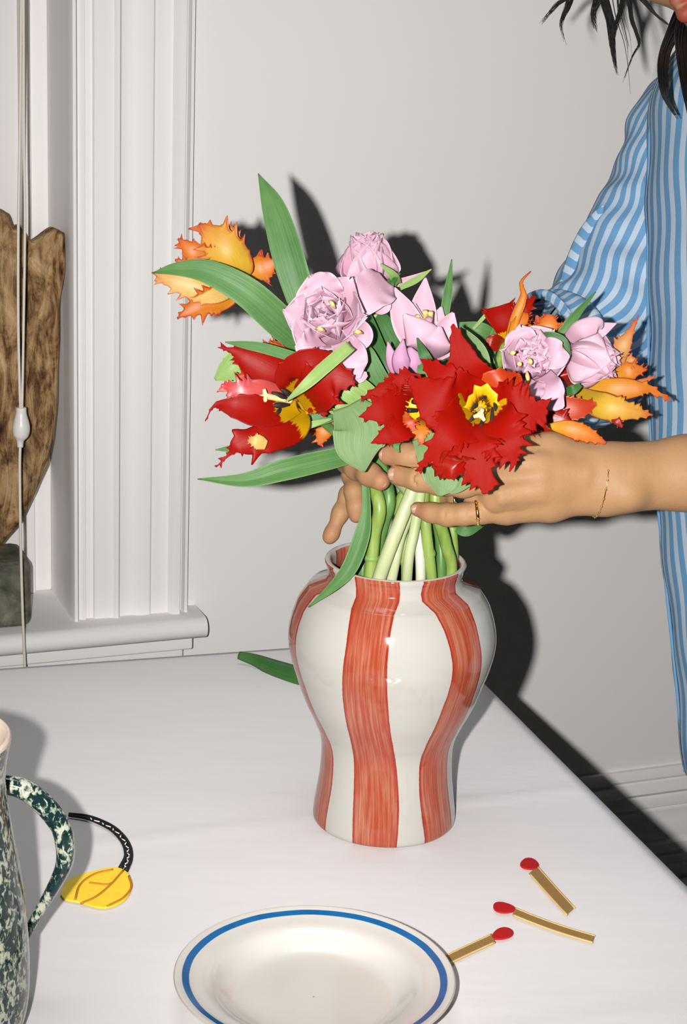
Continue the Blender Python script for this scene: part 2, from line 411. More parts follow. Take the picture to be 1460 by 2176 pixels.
def match(hc, rx, ry, tilt, a, b, hw):
    e = bpy.data.objects.new('embroidered_match', None); COL.objects.link(e); e.location = on_z(*hc, ZT); attach(e, cloth); e.empty_display_size = .02
    ct_, st_ = math.cos(tilt), math.sin(tilt); P2 = []
    for i in range(18):
        q = 2 * math.pi * i / 18; wob = 1 + 0.07 * math.sin(3 * q + hc[0])
        P2.append((hc[0] + wob * (rx * math.cos(q) * ct_ - ry * math.sin(q) * st_), hc[1] + wob * (rx * math.cos(q) * st_ + ry * math.sin(q) * ct_)))
    flat('match_head', P2, M_redt, e, ZT + .0018, .0016)
    a, b = np.array(a, float), np.array(b, float); dr = norm(b - a); nn = np.array([-dr[1], dr[0]])
    bend = 0.03 * np.linalg.norm(b - a)
    ts = np.linspace(0, 1, 7); mid = [a + (b - a) * q + nn * bend * math.sin(q * math.pi) * (0.6 if hw < 9 else 0.15) for q in ts]
    up = [m - nn * hw for m in mid]; dn = [m + nn * hw for m in mid]
    flat('match_stick', up + dn[::-1], M_straw, e)
    for sd in (up, dn):
        tube('edge_stitch', [on_z(q[0], q[1], ZT + .0026) for q in sd], [.0009] * 7, M_gold_t, e, 6, 24)
match((1125, 1838), 20, 12, 0.1, (1134, 1849), (1213, 1937), 11)
match((1070, 1931), 24, 11, 0.15, (1092, 1937), (1262, 1996), 7.5)
match((1068, 1986), 23, 12, -0.2, (1048, 1994), (925, 2052), 9)
yb_ = bpy.data.objects.new('embroidered_yellow_motif', None); COL.objects.link(yb_); yb_.location = on_z(205, 1890, ZT); attach(yb_, cloth); yb_.empty_display_size = .02
_o = spline([(128, 1902), (146, 1872), (200, 1853), (248, 1846), (274, 1860), (281, 1884), (268, 1912), (240, 1928), (210, 1931), (172, 1920), (140, 1914), (128, 1902)], 44)[:-1]
flat('yellow_patch', _o, M_yel, yb_, h=.0016)
for sm in ([(262, 1850), (235, 1880), (205, 1905), (172, 1920)], [(240, 1848), (200, 1858), (170, 1880), (160, 1912)], [(274, 1862), (279, 1885), (262, 1908), (228, 1926)], [(190, 1876), (225, 1880), (240, 1876)]):
    tube('seam', [on_z(a, b, ZT + .0034) for a, b in sm], [.0011] * len(sm), M_seam, yb_, 6, 24)
for off, wd in ((-5.5, 5), (5.5, 5)):
    c = spline([(146, 1731), (190, 1738), (238, 1760), (266, 1790), (273, 1820), (262, 1847)], 40); g = np.gradient(c, axis=0); g /= np.linalg.norm(g, axis=1)[:, None]
    q = c + np.stack([-g[:, 1], g[:, 0]], 1) * off * np.linspace(.35, 1.15, 40)[:, None]
    tube('cord_strand', [on_z(a, b, ZT + .003) for a, b in q[::3]], [.0013 + .0010 * i / 13 for i in range(14)], M_blackc, yb_, 8, 60)
lst = []
c = spline([(190, 1738), (238, 1760), (266, 1790), (273, 1820), (264, 1845)], 17)
for i in range(16):
    a, b = c[i], c[i] * .45 + c[i + 1] * .55; s_ = 2.2 if i % 2 else -2.2
    lst.append(([on_z(a[0] - s_, a[1], ZT + .0052), on_z(b[0] + s_, b[1], ZT + .0052)], [.0006, .0006]))
tubes('white_stitch', lst, M_whitet, yb_, 5, 4)
# ================================================================== vase
VB = on_z(815, 1738, ZT); VH = 0.262
def smn(z): return z
yc = [1722, 1680, 1560, 1450, 1330, 1250, 1170, 1020, 880, 780, 690, 600, 480, 400, 330]
hw = [150, 150.7, 145.5, 140.5, 139, 142, 153.5, 181, 201, 213.6, 220.6, 218.7, 205, 184, 160]
kk = lambda z: VB[1] * math.cos(PITCH) + (CAMH - ZT - z) * math.sin(PITCH)
oz = [(1722 - a) / (1722 - 243.) * VH for a in yc]; orr = [b / FPX * kk(z) for b, z in zip(hw, oz)]
zz = np.linspace(0, oz[-1], 90)
_t = np.interp(zz, oz, np.arange(len(oz))); _sp = spline(np.array(orr), 600)[:, 0]
outer = [(float(np.interp(q, np.linspace(0, len(oz) - 1, 600), _sp)), z) for q, z in zip(_t, zz)]
RR = 0.0655
neck = [(RR - .0015, VH - .020), (RR - .003, VH - .013), (RR - .001, VH - .005), (RR + .0005, VH - .002), (RR, VH - .0003), (RR - .0025, VH + .0005), (RR - .005, VH - .0008), (RR - .0062, VH - .004), (RR - .0065, VH - .012), (RR - .004, VH - .022)]
inner = [(max(r - .006, .02), z) for r, z in outer[::-3] if z > .01 and z < VH - .03]
vp = [(.001, .0), (orr[0] - .004, .0), (orr[0] - .001, .001)] + [q for q in outer if .002 < q[1] < VH - .024] + neck + inner + [(.05, .008), (.001, .008)]
vp = [p for i, p in enumerate(vp)]
rng = random.Random(4)
CEN = [-17, 42, 108, 168, 230, -79]
def vase_attr(A):
    th = np.degrees((A[:, 0] + math.pi) % (2 * math.pi) - math.pi); r = np.maximum(A[:, 1], .02); z = A[:, 2] / VH
    best = np.full(len(th), 9.0); su = np.zeros(len(th))
    for i, c0 in enumerate(CEN):
        c = c0 + 9.0 * (1 - z) ** 1.5 + 1.2 * np.sin(z * 9 + i * 2)
        d = (th - c + 180) % 360 - 180
        lat = np.radians(d) * r; hwid = .0212 + .0009 * np.sin(z * 13 + i) - .0008 * np.clip((r - .075) / .02, 0, 1)
        e = np.abs(lat) - hwid
        m = e < best; best = np.where(m, e, best); su = np.where(m, lat + i * .13, su)
    return {'edge': best, 'lat': su, 'hz': z}
t = NT('glazed_stripes', 0.07, 0.5); e = t.attr('edge'); la = t.attr('lat'); hz = t.attr('hz')
cb = t.n('ShaderNodeCombineXYZ'); t.l(t.math('MULTIPLY', la, 420.0), cb.inputs[0]); t.l(t.math('MULTIPLY', hz, 3.2), cb.inputs[1])
st = t.noise(cb.outputs[0], 1.0, 4, 0.65)
cb2 = t.n('ShaderNodeCombineXYZ'); t.l(t.math('MULTIPLY', la, 60.0), cb2.inputs[0]); t.l(t.math('MULTIPLY', hz, 5.0), cb2.inputs[1])
pat = t.noise(cb2.outputs[0], 1.0, 2)
red = t.ramp(t.math('ADD', t.math('MULTIPLY', st, .75), t.math('MULTIPLY', pat, .35)), [(0.30, lin((204, 66, 40)) * .60), (0.50, lin((212, 94, 66)) * .60), (0.74, lin((236, 166, 134)) * .62)])
inn = t.smooth(e, -.0035, -.0004); red = t.mix(inn, red, lin((196, 54, 34)) * .6)
ew = t.math('ADD', e, t.math('MULTIPLY', t.math('SUBTRACT', t.noise(t.coord(), 260, 2), .5), .0008))
cream = t.mix(t.noise(t.coord(), 14, 2), lin((238, 232, 222)) * .60, lin((240, 235, 226)) * .63)
t.color(t.mix(t.smooth(ew, -.0003, .0003), red, cream), .75); t.bump(st, .05, .0004); M_vase = t.m
vase = lathe('vase', vp, M_vase, None, (VB[0], VB[1], ZT + .001), 240, vase_attr)
vase.data.polygons.foreach_set('use_smooth', np.ones(len(vase.data.polygons), bool))
tag(vase, 'cream baluster vase with hand-painted red vertical stripes holding the tulips', 'vase')

# ================================================================== plate
pc = on_z(669, 2074, ZT + .026)
pr = [(.001, .006), (.030, .0062), (.052, .0068), (.064, .0085), (.073, .0135), (.080, .019), (.086, .0215), (.096, .0235), (.106, .0262), (.1095, .0268), (.1105, .0262), (.110, .0250), (.100, .0205), (.086, .0165), (.076, .010), (.064, .004), (.058, .0), (.054, .0), (.052, .003), (.001, .003)]
PS = 1.0
_n = 160; _ps = spline(np.array(pr), _n); pr = [(max(a, .001) * PS, b) for a, b in _ps]
def plate_attr(A): return {'rad': A[:, 1] / PS, 'top': np.repeat((np.arange(_n) < 0.53 * _n).astype(float), 144)}
t = NT('glazed_plate', 0.12, 0.5); r = t.attr('rad'); tp = t.attr('top')
wob = t.math('ADD', r, t.math('MULTIPLY', t.math('SUBTRACT', t.noise(t.coord(), 30, 2), .5), .0010))
band = t.math('MULTIPLY', t.math('MULTIPLY', t.smooth(wob, .0983, .0989), t.math('SUBTRACT', 1.0, t.smooth(wob, .1040, .1046))), tp)
lip = t.math('MULTIPLY', t.smooth(r, .1094, .1102), .8)
blue = t.mix(t.noise(t.coord(), 60, 3), lin((16, 76, 132)), lin((28, 104, 160)))
c = t.mix(band, t.mix(t.noise(t.coord(), 18, 3), lin((226, 219, 211)) * .71, lin((234, 227, 219)) * .75), blue)
t.color(t.mix(lip, c, lin((176, 160, 146)))); M_plate = t.m
plate = lathe('plate', pr, M_plate, None, (pc[0], pc[1], ZT + .0016), 144, plate_attr)
tag(plate, 'white glazed soup plate with a thin blue line round the rim', 'plate')

# ================================================================== speckled jug
JB = on_z(-128, 2215, ZT)
jug = thing('jug', 'dark green and cream speckled jug with a loop handle at the table edge', 'jug', (JB[0], JB[1], ZT))
t = NT('speckled_glaze', 0.1, 0.5); co = t.coord()
n = t.noise(t.mapping(co, (1, 1, .7)), 230, 3, .6, .5); n2 = t.noise(co, 55, 2)
spk = t.ramp(t.math('ADD', n, t.math('MULTIPLY', t.math('SUBTRACT', n2, .5), .35)), [(.44, lin((16, 40, 42))), (.50, lin((40, 72, 66))), (.535, lin((140, 150, 130))), (.62, lin((206, 206, 186))), (.72, lin((196, 196, 176)))])
t.color(t.mix(.25, spk, lin((30, 40, 40)), 'MIX')); M_spk = t.m
M_lip = plain('cream_glaze', lin((226, 204, 186)) * .8, 0.15, 0.5, nscale=30, var=.1)
jr = [(.001, 0), (.050, 0), (.056, .004), (.0625, .016), (.0665, .035), (.0675, .060), (.0665, .090), (.0640, .120), (.0600, .150), (.0555, .178), (.0525, .200), (.0520, .216), (.0535, .230), (.0555, .240), (.0565, .245)]
lip = [(.0565, .245), (.0562, .2475), (.0545, .249), (.0525, .2475), (.0505, .240), (.049, .216), (.050, .190), (.056, .150), (.060, .10), (.061, .05), (.05, .008), (.001, .006)]
jo = spline(np.array(jr), 70); lathe('body', [(max(a, .001), b) for a, b in jo], M_spk, jug, (JB[0], JB[1], ZT + .0012), 96)
lo_ = spline(np.array(lip), 50); lathe('lip', [(max(a, .001), b) for a, b in lo_], M_lip, jug, (JB[0], JB[1], ZT + .0012), 96)
hp = [(-14, 1664), (8, 1666), (52, 1678), (92, 1708), (128, 1755), (138, 1800), (134, 1840), (110, 1890), (82, 1938), (52, 1995), (38, 2020)]
hr = [20, 21, 22, 23, 22, 20, 17, 13, 11, 10, 10]
hk = [1.385, 1.386, 1.388, 1.393, 1.400, 1.405, 1.410, 1.416, 1.422, 1.428, 1.432]
tube('handle', [P(a, b, k) for (a, b), k in zip(hp, hk)], [q / FPX * 1.4 for q in hr], M_spk, jug, 18, 70)

# ================================================================== blind cord
M_cordw = plain('white_cord', lin((226, 216, 204)), 0.7, .3, nscale=500)
M_plast = plain('white_plastic', lin((232, 228, 222)), 0.35, .5)
def CP(px, py, d=.095): 
    s, z = onw(px, py, d); return WP(s, d, z)
cord = thing('blind_cord', 'white blind pull cord with a plastic acorn tassel hanging before the driftwood', 'cord', CP(45, 905))
def cpx(lst): return [CP(a, b) for a, b in lst]
tube('cord', cpx([(46, -330), (45, 0), (42, 300), (39, 480), (39, 700), (43, 868)]), [.0020] * 6, M_cordw, cord, 8)
tube('cord', cpx([(49, -330), (50, 0), (51, 300), (53, 480), (50, 700), (47, 868)]), [.0018] * 6, M_cordw, cord, 8)
tube('tassel', cpx([(45, 866), (45, 880), (45, 898), (45, 912), (44, 926), (43, 937), (43, 950)]), [.0072, .0078, .0112, .0122, .0105, .0052, .0042], M_plast, cord, 20, 40)
tube('cord', cpx([(43, 945), (42, 1000), (44, 1150), (48, 1300), (53, 1420), (54, 1480)]), [.0021] * 6, M_cordw, cord, 8)

# ================================================================== driftwood on a stone foot
def poly_sdf(px, py, poly):
    d = np.full(px.shape, 1e9); s = np.ones(px.shape); n = len(poly)
    for i in range(n):
        a, b = poly[i], poly[i - 1]; ex, ey = b[0] - a[0], b[1] - a[1]; wx, wy = px - a[0], py - a[1]
        tt = np.clip((wx * ex + wy * ey) / (ex * ex + ey * ey + 1e-12), 0, 1)
        d = np.minimum(d, (wx - ex * tt) ** 2 + (wy - ey * tt) ** 2)
        c1, c2, c3 = py >= a[1], py < b[1], ex * wy > ey * wx
        s = np.where((c1 & c2 & c3) | (~c1 & ~c2 & ~c3), -s, s)
    return s * np.sqrt(d)
outl = [(-60, 520), (-30, 450), (0, 442), (16, 452), (24, 486), (40, 480), (52, 500), (64, 512), (92, 496), (112, 484), (133, 490), (131, 560), (126, 650), (123, 760), (120, 850), (112, 930), (99, 985), (75, 1040), (40, 1100), (0, 1155), (-50, 1175), (-110, 1120), (-170, 1000), (-190, 800), (-180, 650), (-120, 600)]
DC = -0.02
pol = [onw(a, b, DC) for a, b in outl]; ps = np.array(pol)
vx = .003; lo = np.array([ps[:, 0].min() - .02, -.045, ps[:, 1].min() - .02]); hi = np.array([ps[:, 0].max() + .02, .045, ps[:, 1].max() + .02])
nn_ = np.ceil((hi - lo) / vx).astype(int) + 1
S_, Zz = np.meshgrid(lo[0] + np.arange(nn_[0]) * vx, lo[2] + np.arange(nn_[2]) * vx, indexing='ij')
d2 = poly_sdf(S_, Zz, pol)
fD = Field(lo, hi, vx)
ss = lo[0] + np.arange(fD.n[0]) * vx; ds = lo[1] + np.arange(fD.n[1]) * vx; zs_ = lo[2] + np.arange(fD.n[2]) * vx
d2 = d2[:fD.n[0], :fD.n[2]]
th = 0.026 + .005 * np.sin(S_ * 40 + Zz * 9) + .003 * np.sin(Zz * 37 - S_ * 60)
A_ = d2[:, None, :] + .014; B_ = np.abs(ds)[None, :, None] - (th[:fD.n[0], None, :fD.n[2]] - .014)
D = np.minimum(np.maximum(A_, B_), 0) + np.sqrt(np.maximum(A_, 0) ** 2 + np.maximum(B_, 0) ** 2) - .014
D += .0022 * np.sin(S_[:fD.n[0], None, :fD.n[2]] * 150 + 3 * np.sin(zs_ * 12)[None, None, :]) * np.sin(zs_ * 22)[None, None, :]
kn = onw(40, 950, DC); D += .010 * np.exp(-(((S_ - kn[0]) / .016) ** 2 + ((Zz - kn[1]) / .016) ** 2))[:fD.n[0], None, :fD.n[2]] * (ds > 0)[None, :, None]
fD.D = D.astype(np.float32)
p, q = fD.poly()
pw = np.array([WP(a[0], a[1] + DC, a[2]) for a in p])
drift = thing('driftwood_sculpture', 'weathered brown driftwood slab standing on a grey stone foot on the windowsill', 'sculpture', WP(kn[0] - .05, DC, z_sill))
t = NT('weathered_wood', 0.75, 0.2); co = t.coord()
gr = t.noise(t.mapping(co, (46, 46, 9)), 1.0, 6, .7, 1.2); pt_ = t.noise(t.mapping(co, (20, 20, 13)), 1.0, 5, .65, 1.6)
c = t.ramp(t.math('ADD', t.math('MULTIPLY', gr, .6), t.math('MULTIPLY', pt_, .45)), [(.40, lin((50, 32, 20))), (.47, lin((112, 80, 50))), (.55, lin((170, 134, 92))), (.66, lin((206, 176, 134)))])
knot = t.attr('knot'); t.color(t.mix(knot, c, lin((58, 38, 26)))); t.bump(t.math('ADD', gr, pt_), .9, .007); M_drift = t.m
ka = np.exp(-(((p[:, 0] - kn[0]) / .012) ** 2 + ((p[:, 2] - kn[1]) / .016) ** 2)) * .97
recalc(mesh('driftwood', pw, q, M_drift, drift, attrs={'knot': ka}))
t = NT('grey_green_stone', 0.6, 0.3); n = t.noise(t.coord(), 26, 5, .6, .4)
t.color(t.ramp(n, [(.35, lin((62, 62, 50))), (.5, lin((100, 99, 84))), (.65, lin((132, 130, 112)))])); t.bump(n, .4, .003); M_stone_gap = t.m
sr, zr_ = onw(66, 1240, .01); zt_ = onw(0, 1192, .03)[1]
ft = wbox('stone_foot', sr - .17, sr - .004, DC - .045, DC + .06, z_sill + .0005, zt_, M_stone_gap, drift, bevel=.014)
zb = onw(-60, 1165, DC)[1]
sc_ = onw(-60, 1165, DC)[0]
tube('rod', [WP(sc_, DC, zt_ - .02), WP(sc_, DC, zb + .06)], [.005, .005], plain('steel', (.4, .4, .4), .3, .5, 1.0), drift, 12)

# ================================================================== leaf lying on the cloth behind the vase
def blade(name, pts, hws, mat, parent, cup=0.25, tilt=0.0, fringe=0.0, teeth=9, wave=0.0, waves=3.0, seed=0, n=None, m=None, thick=.0005, ridge=0.0, start=.3, spray=.7, world=False, round_base=False, asym=0.0):
    """petal or leaf: a spine of points, half widths in photograph pixels, side turned to face the viewer then tilted"""
    rg = random.Random(seed * 7 + len(name)); n = n or (90 if fringe else 34); m = m or (17 if fringe else 11); fringe *= 1.9
    W = np.array(pts, float) if world else np.array([P(*q) for q in pts])
    kd = np.array([(q - CC) @ CF for q in W]); h = np.array(hws, float) * kd[np.linspace(0, len(kd) - 1, len(hws)).round().astype(int)] / FPX
    c = spline(W, n); t = np.linspace(0, 1, n)
    hv = np.maximum(spline(h, n)[:, 0], .00015)
    T = np.gradient(c, axis=0); T /= np.linalg.norm(T, axis=1)[:, None] + 1e-12
    teethL = []
    for sd in (-1, 1):
        q = []
        for i in range(teeth):
            q.append((start + (1 - start) * (i + rg.uniform(-.2, .9)) / teeth, rg.uniform(.018, .045), rg.uniform(.2, 1.0) ** 1.5))
        teethL.append(q)
    us = np.linspace(-1, 1, m); V, U = [], []
    hmax = h.max(); ph = rg.uniform(0, 6)
    for i in range(n):
        view = norm(CC - c[i]); S = norm(np.cross(T[i], view)); N = np.cross(S, T[i])
        if N @ view < 0: N = -N
        ti = math.radians(tilt if not isinstance(tilt, (list, tuple)) else np.interp(t[i], np.linspace(0, 1, len(tilt)), tilt))
        S, N = S * math.cos(ti) + N * math.sin(ti), N * math.cos(ti) - S * math.sin(ti)
        cp = cup if not isinstance(cup, (list, tuple)) else np.interp(t[i], np.linspace(0, 1, len(cup)), cup)
        for u in us:
            sd = 0 if u < 0 else 1; q = c[i] + S * hv[i] * u * (1 + asym * u) + N * hv[i] * (cp * u * u - ridge * max(0, 1 - abs(u) * 2.2))
            if wave: q = q + N * hv[i] * wave * u * u * math.sin(t[i] * waves * 6.28 + ph + (1.7 if u > 0 else 0))
            if fringe:
                e = 0.0
                for (tv, tw, ta) in teethL[sd]: e += ta * max(0, 1 - abs(t[i] - tv) / tw) ** 1.2
                e = e * fringe * hmax; wgt = max(0, (abs(u) - .45) / .55) ** 2
                sg = 1 if u > 0 else -1
                q = q + (S * sg * (1 - .25 * spray) + T[i] * spray) * (e - .18 * fringe * hmax * min(1, t[i] / start)) * wgt + N * e * wgt * .25
            V.append(q); U.append((u * .5 + .5, t[i]))
    return mesh(name, V, grid_faces(n, m), mat, parent, uv=U, solid=thick)

def cup_petal(name, c, ax, phi, L, Wd, o0, o1, mat, parent, cup=.35, n=26, m=13, prof=None, notch=0.0, wave=0.0, seed=0, off=0.0):
    """petal of a cup-shaped flower: starts at the base c, leans out by o0..o1 degrees from the axis"""
    rg = random.Random(seed); ax = norm(ax); h = np.array([0.2, 0.1, 1.0]); e1 = norm(np.cross(ax, h)); e2 = np.cross(ax, e1)
    rd = math.cos(phi) * e1 + math.sin(phi) * e2; tg = np.cross(ax, rd); r, z = off, 0.0; V, U = [], []
    prof = prof or [.28, .62, .92, 1.0, .85, .5, .06]; hv = np.maximum(spline(np.array(prof) * Wd, n)[:, 0], .0003); p1, p2 = rg.uniform(0, 6), rg.uniform(0, 6)
    for i in range(n):
        v = i / (n - 1); a = math.radians(np.interp(v, np.linspace(0, 1, len(o1) + 1), [o0] + list(o1)) if isinstance(o1, (list, tuple)) else o0 + (o1 - o0) * v)
        if i: r += math.sin(a) * L / (n - 1); z += math.cos(a) * L / (n - 1)
        nn = math.cos(a) * rd - math.sin(a) * ax            # outward normal
        for j in range(m):
            u = -1 + 2 * j / (m - 1)
            q = c + ax * z + rd * r + tg * hv[i] * u - nn * hv[i] * cup * u * u
            q = q + nn * Wd * wave * v * (u * u * math.sin(v * 7 + p1 + u * 2) + .5 * math.sin(u * 5 + p2))
            q = q + (ax * math.cos(a) + rd * math.sin(a)) * L * .03 * v * math.sin(u * 6 + p2)
            V.append(q); U.append((u * .5 + .5, v))
    return mesh(name, V, grid_faces(n, m), mat, parent, uv=U, solid=.0005)

# ------------------------------------------------------------------ petal and leaf colours
A_ = .88
RED0, RED1, YEL = (.50, .0075, .002), (.52, .008, .002), (.95, .52, .006)
M_red = petal_mat('red_parrot_petal', [(0, YEL), (.27, YEL), (.285, RED1), (.75, RED0), (1, RED0)], None, .5, .05, .05, .07, k=.42)
M_redo = petal_mat('red_petal_outside', [(0, (.5, .16, .01)), (.3, (.45, .02, .005)), (1, RED0)], None, .26, .26, .10, k=.44)
M_redf = petal_mat('red_parrot_petal_left', [(0, YEL), (.17, YEL), (.19, RED1), (.75, RED0), (1, RED0)], None, .45, .12, .05, .07, k=.42)
M_rosy_sheen = petal_mat('rosy_sheen_petal_outside', [(0, (.5, .14, .02)), (.3, (.48, .06, .05)), (.8, (.46, .07, .08)), (1, RED0)], None, .32, .45, .3, k=.8)  # rosy tone paints the velvety sheen into the petal's colour
M_dkor = petal_mat('orange_red_petal', [(0, YEL), (.18, (.55, .16, .01)), (.5, (.50, .055, .006)), (1, (.48, .03, .005))], ((.62, .16, .02), .93, 1.0), .4, .3, .14, k=.66)
M_oran = petal_mat('orange_petal', [(0, (.62, .36, .02)), (.35, (.64, .22, .012)), (1, (.60, .13, .012))], ((.45, .022, .008), .80, 1.02), .42, .3, .22, k=.66)
M_yell = petal_mat('yellow_petal', [(0, (.58, .36, .02)), (.5, (.66, .38, .035)), (.85, (.66, .30, .05)), (1, (.58, .16, .03))], ((.50, .05, .015), .78, 1.04), .45, .28, .20, k=.66)
M_yel2 = petal_mat('pale_yellow_petal', [(0, (.62, .40, .10)), (.6, (.70, .44, .14)), (1, (.62, .26, .06))], ((.50, .06, .015), .82, 1.05), .45, .28, .16, k=.66)
M_peach = petal_mat('peach_orange_petal', [(0, (.58, .30, .08)), (.5, (.60, .27, .07)), (1, (.52, .09, .03))], ((.48, .06, .02), .82, 1.02), .45, .3, .22, k=.66)
PK = [lin((222, 178, 196)), lin((226, 184, 202)), lin((216, 164, 188)), lin((200, 138, 168))]
M_pink = petal_mat('pale_pink_petal', [(0, PK[2] * .62), (.4, PK[0] * .66), (1, PK[1] * .70)], (lin((232, 198, 211)) * .70, .86, 1.04), .5, .2, .07)
M_pinkd = petal_mat('deep_pink_petal', [(0, PK[3] * .6), (.5, PK[2] * .64), (1, PK[0] * .66)], (lin((226, 186, 203)) * .68, .86, 1.04), .5, .2, .12)
M_lilac = petal_mat('lilac_petal', [(0, lin((198, 130, 168)) * .6), (.5, lin((212, 156, 192)) * .63), (1, lin((222, 176, 204)) * .66)], (lin((190, 110, 152)) * .6, .8, 1.05), .5, .2, .22)
def leafm(name, a, b, c, rough=.5, spec=.35):
    t = NT(name, rough, spec); uv = t.coord('UV'); x, y, _ = t.sep(uv)
    s1 = t.noise(t.mapping(uv, (46, 1.2, 1)), 1.0, 3); s2 = t.noise(t.coord(), 30, 3)
    cc = t.ramp(t.math('ADD', t.math('MULTIPLY', s1, .7), t.math('MULTIPLY', s2, .35)), [(.32, a), (.52, b), (.72, c)])
    e = t.math('ABSOLUTE', t.math('MULTIPLY', t.math('SUBTRACT', x, .5), 2.0))
    t.color(t.mix(t.smooth(e, .93, 1.0), cc, np.array(c) * 1.15), .70); t.bump(s1, .35, .0008); return t.m
M_leaf = leafm('green_leaf', (.055, .15, .040), (.085, .215, .055), (.15, .30, .085))
M_leafd = leafm('dark_leaf', (.028, .10, .022), (.045, .15, .032), (.085, .22, .05), .42, .4)
M_leafp = leafm('pale_glaucous_leaf', (.14, .235, .09), (.18, .28, .11), (.235, .345, .14), .6, .25)
M_leafy = leafm('yellow_green_leaf', (.19, .33, .07), (.26, .41, .11), (.36, .48, .17))
def stemm(name, a, b, c):
    t = NT(name, .42, .4); co = t.coord(); s = t.noise(t.mapping(co, (140, 140, 14)), 1.0, 3); g = t.noise(co, 16, 2)
    t.color(t.ramp(t.math('ADD', t.math('MULTIPLY', s, .5), t.math('MULTIPLY', g, .5)), [(.36, a), (.5, b), (.64, c)]), .72); t.bump(s, .2, .0006); return t.m
M_stg = stemm('green_stem', (.16, .27, .04), (.26, .38, .075), (.36, .46, .13))
M_stp = stemm('pale_stem', (.38, .48, .20), (.50, .56, .29), (.60, .62, .40))
M_stw = stemm('blanched_stem', (.52, .56, .36), (.62, .63, .48), (.66, .66, .54))
M_std = stemm('dark_stem', (.06, .16, .03), (.10, .23, .05), (.16, .31, .08))
M_pist = plain('cream_pistil', (.66, .56, .28), .5, .3, nscale=200)
M_anth = plain('black_anther', (.018, .012, .012), .6, .3, nscale=300)
M_anty = plain('yellow_anther', (.62, .47, .17), .6, .3, nscale=300, var=.2)

# stems: the bunch narrows in the hands, then drops into the vase's mouth
def rim_k(py): return 1.70
STEMS = [  # (list of px,py,k from the grip down), half width px, material
    ([(800, 1050, 1.660), (795, 1140, 1.668), (786, 1228, 1.678), (776, 1330, 1.70)], 14, M_stg),
    ([(880, 1035, 1.648), (842, 1130, 1.650), (806, 1228, 1.662), (780, 1330, 1.69)], 15, M_stp),
    ([(872, 1060, 1.664), (848, 1150, 1.664), (832, 1230, 1.672), (815, 1330, 1.69)], 12, M_stp),
    ([(893, 1050, 1.648), (880, 1130, 1.648), (868, 1190, 1.655), (860, 1330, 1.69)], 11, M_stp),
    ([(852, 1060, 1.690), (862, 1150, 1.676), (864, 1232, 1.674), (862, 1330, 1.69)], 12, M_stg),
    ([(900, 1060, 1.664), (892, 1140, 1.662), (894, 1230, 1.666), (890, 1330, 1.69)], 11, M_stw),
    ([(903, 1040, 1.655), (905, 1120, 1.655), (917, 1228, 1.668), (920, 1330, 1.69)], 12, M_stg),
    ([(925, 1050, 1.660), (946, 1150, 1.672), (959, 1215, 1.688), (935, 1330, 1.70)], 13, M_stg),
    ([(826, 1050, 1.672), (816, 1110, 1.680), (800, 1180, 1.692), (785, 1330, 1.71)], 14, M_std),
    ([(930, 1050, 1.690), (936, 1150, 1.684), (938, 1228, 1.688), (935, 1330, 1.71)], 12, M_std),
    ([(950, 1050, 1.700), (962, 1130, 1.700), (962, 1210, 1.710), (930, 1330, 1.72)], 10, M_stg),
    ([(790, 1050, 1.700), (775, 1150, 1.705), (770, 1228, 1.706), (765, 1330, 1.72)], 11, M_std),
    ([(850, 1050, 1.715), (838, 1150, 1.712), (830, 1228, 1.715), (825, 1330, 1.72)], 11, M_std),
    ([(880, 1050, 1.720), (895, 1150, 1.715), (905, 1228, 1.716), (910, 1330, 1.72)], 11, M_std),
    ([(815, 1050, 1.725), (805, 1150, 1.725), (800, 1228, 1.728), (800, 1330, 1.73)], 11, M_stg),
    ([(915, 1050, 1.725), (925, 1150, 1.725), (945, 1228, 1.728), (950, 1330, 1.73)], 11, M_stg),
]
GRP = 'tulips held in the bouquet'
def flower(name, label, base, si, cat='tulip', via=None, hw=None):
    """base: (px,py,k) where the petals join the stem"""
    low, w_, mt = STEMS[si]; o = thing(name, label, cat, P(*low[2]), GRP)
    b = np.array(base, float); g = np.array(low[0], float)
    mid = via or [tuple(b * .55 + g * .45 + np.array([0, 14, .02])), tuple(b * .22 + g * .78 + np.array([0, 10, .012]))]
    pts = [P(*q) for q in [tuple(b)] + list(mid) + list(low)]
    w2 = hw or w_; r = [w2 * .72, w2 * .8, w2 * .9] + [w_] * len(low); r = r[:2] + [w2 * .85] * (len(pts) - 2 - len(low)) + [w_] * len(low)
    tube('stem', pts, [q / FPX * 1.67 for q in r], mt, o, 12, 60)
    if si in (0, 4, 6): tube('stem_node', [P(*low[1]) * .45 + P(*low[2]) * .55 + np.array([0, 0, z]) for z in (.005, .0015, -.003)], [w_ * .95 / FPX * 1.67, w_ * 1.22 / FPX * 1.67, w_ * .98 / FPX * 1.67], M_leafy, o, 12, 10)
    return o
def stamens(o, c, ax, L, r0, n, mat, spread=.5, seed=1, rad=.0016):
    rg = random.Random(seed); ax = norm(ax); e1 = norm(np.cross(ax, (.3, .2, 1))); e2 = np.cross(ax, e1)
    for i in range(n):
        a = 6.283 * i / n + rg.uniform(-.2, .2); d = math.cos(a) * e1 + math.sin(a) * e2
        tube('anther', [c + d * r0 + ax * L * .25, c + d * (r0 + spread * L * .3) + ax * L * .62, c + d * (r0 + spread * L * .55) + ax * L], [rad * .6, rad * 1.5, rad * .6], mat, o, 8, 14)
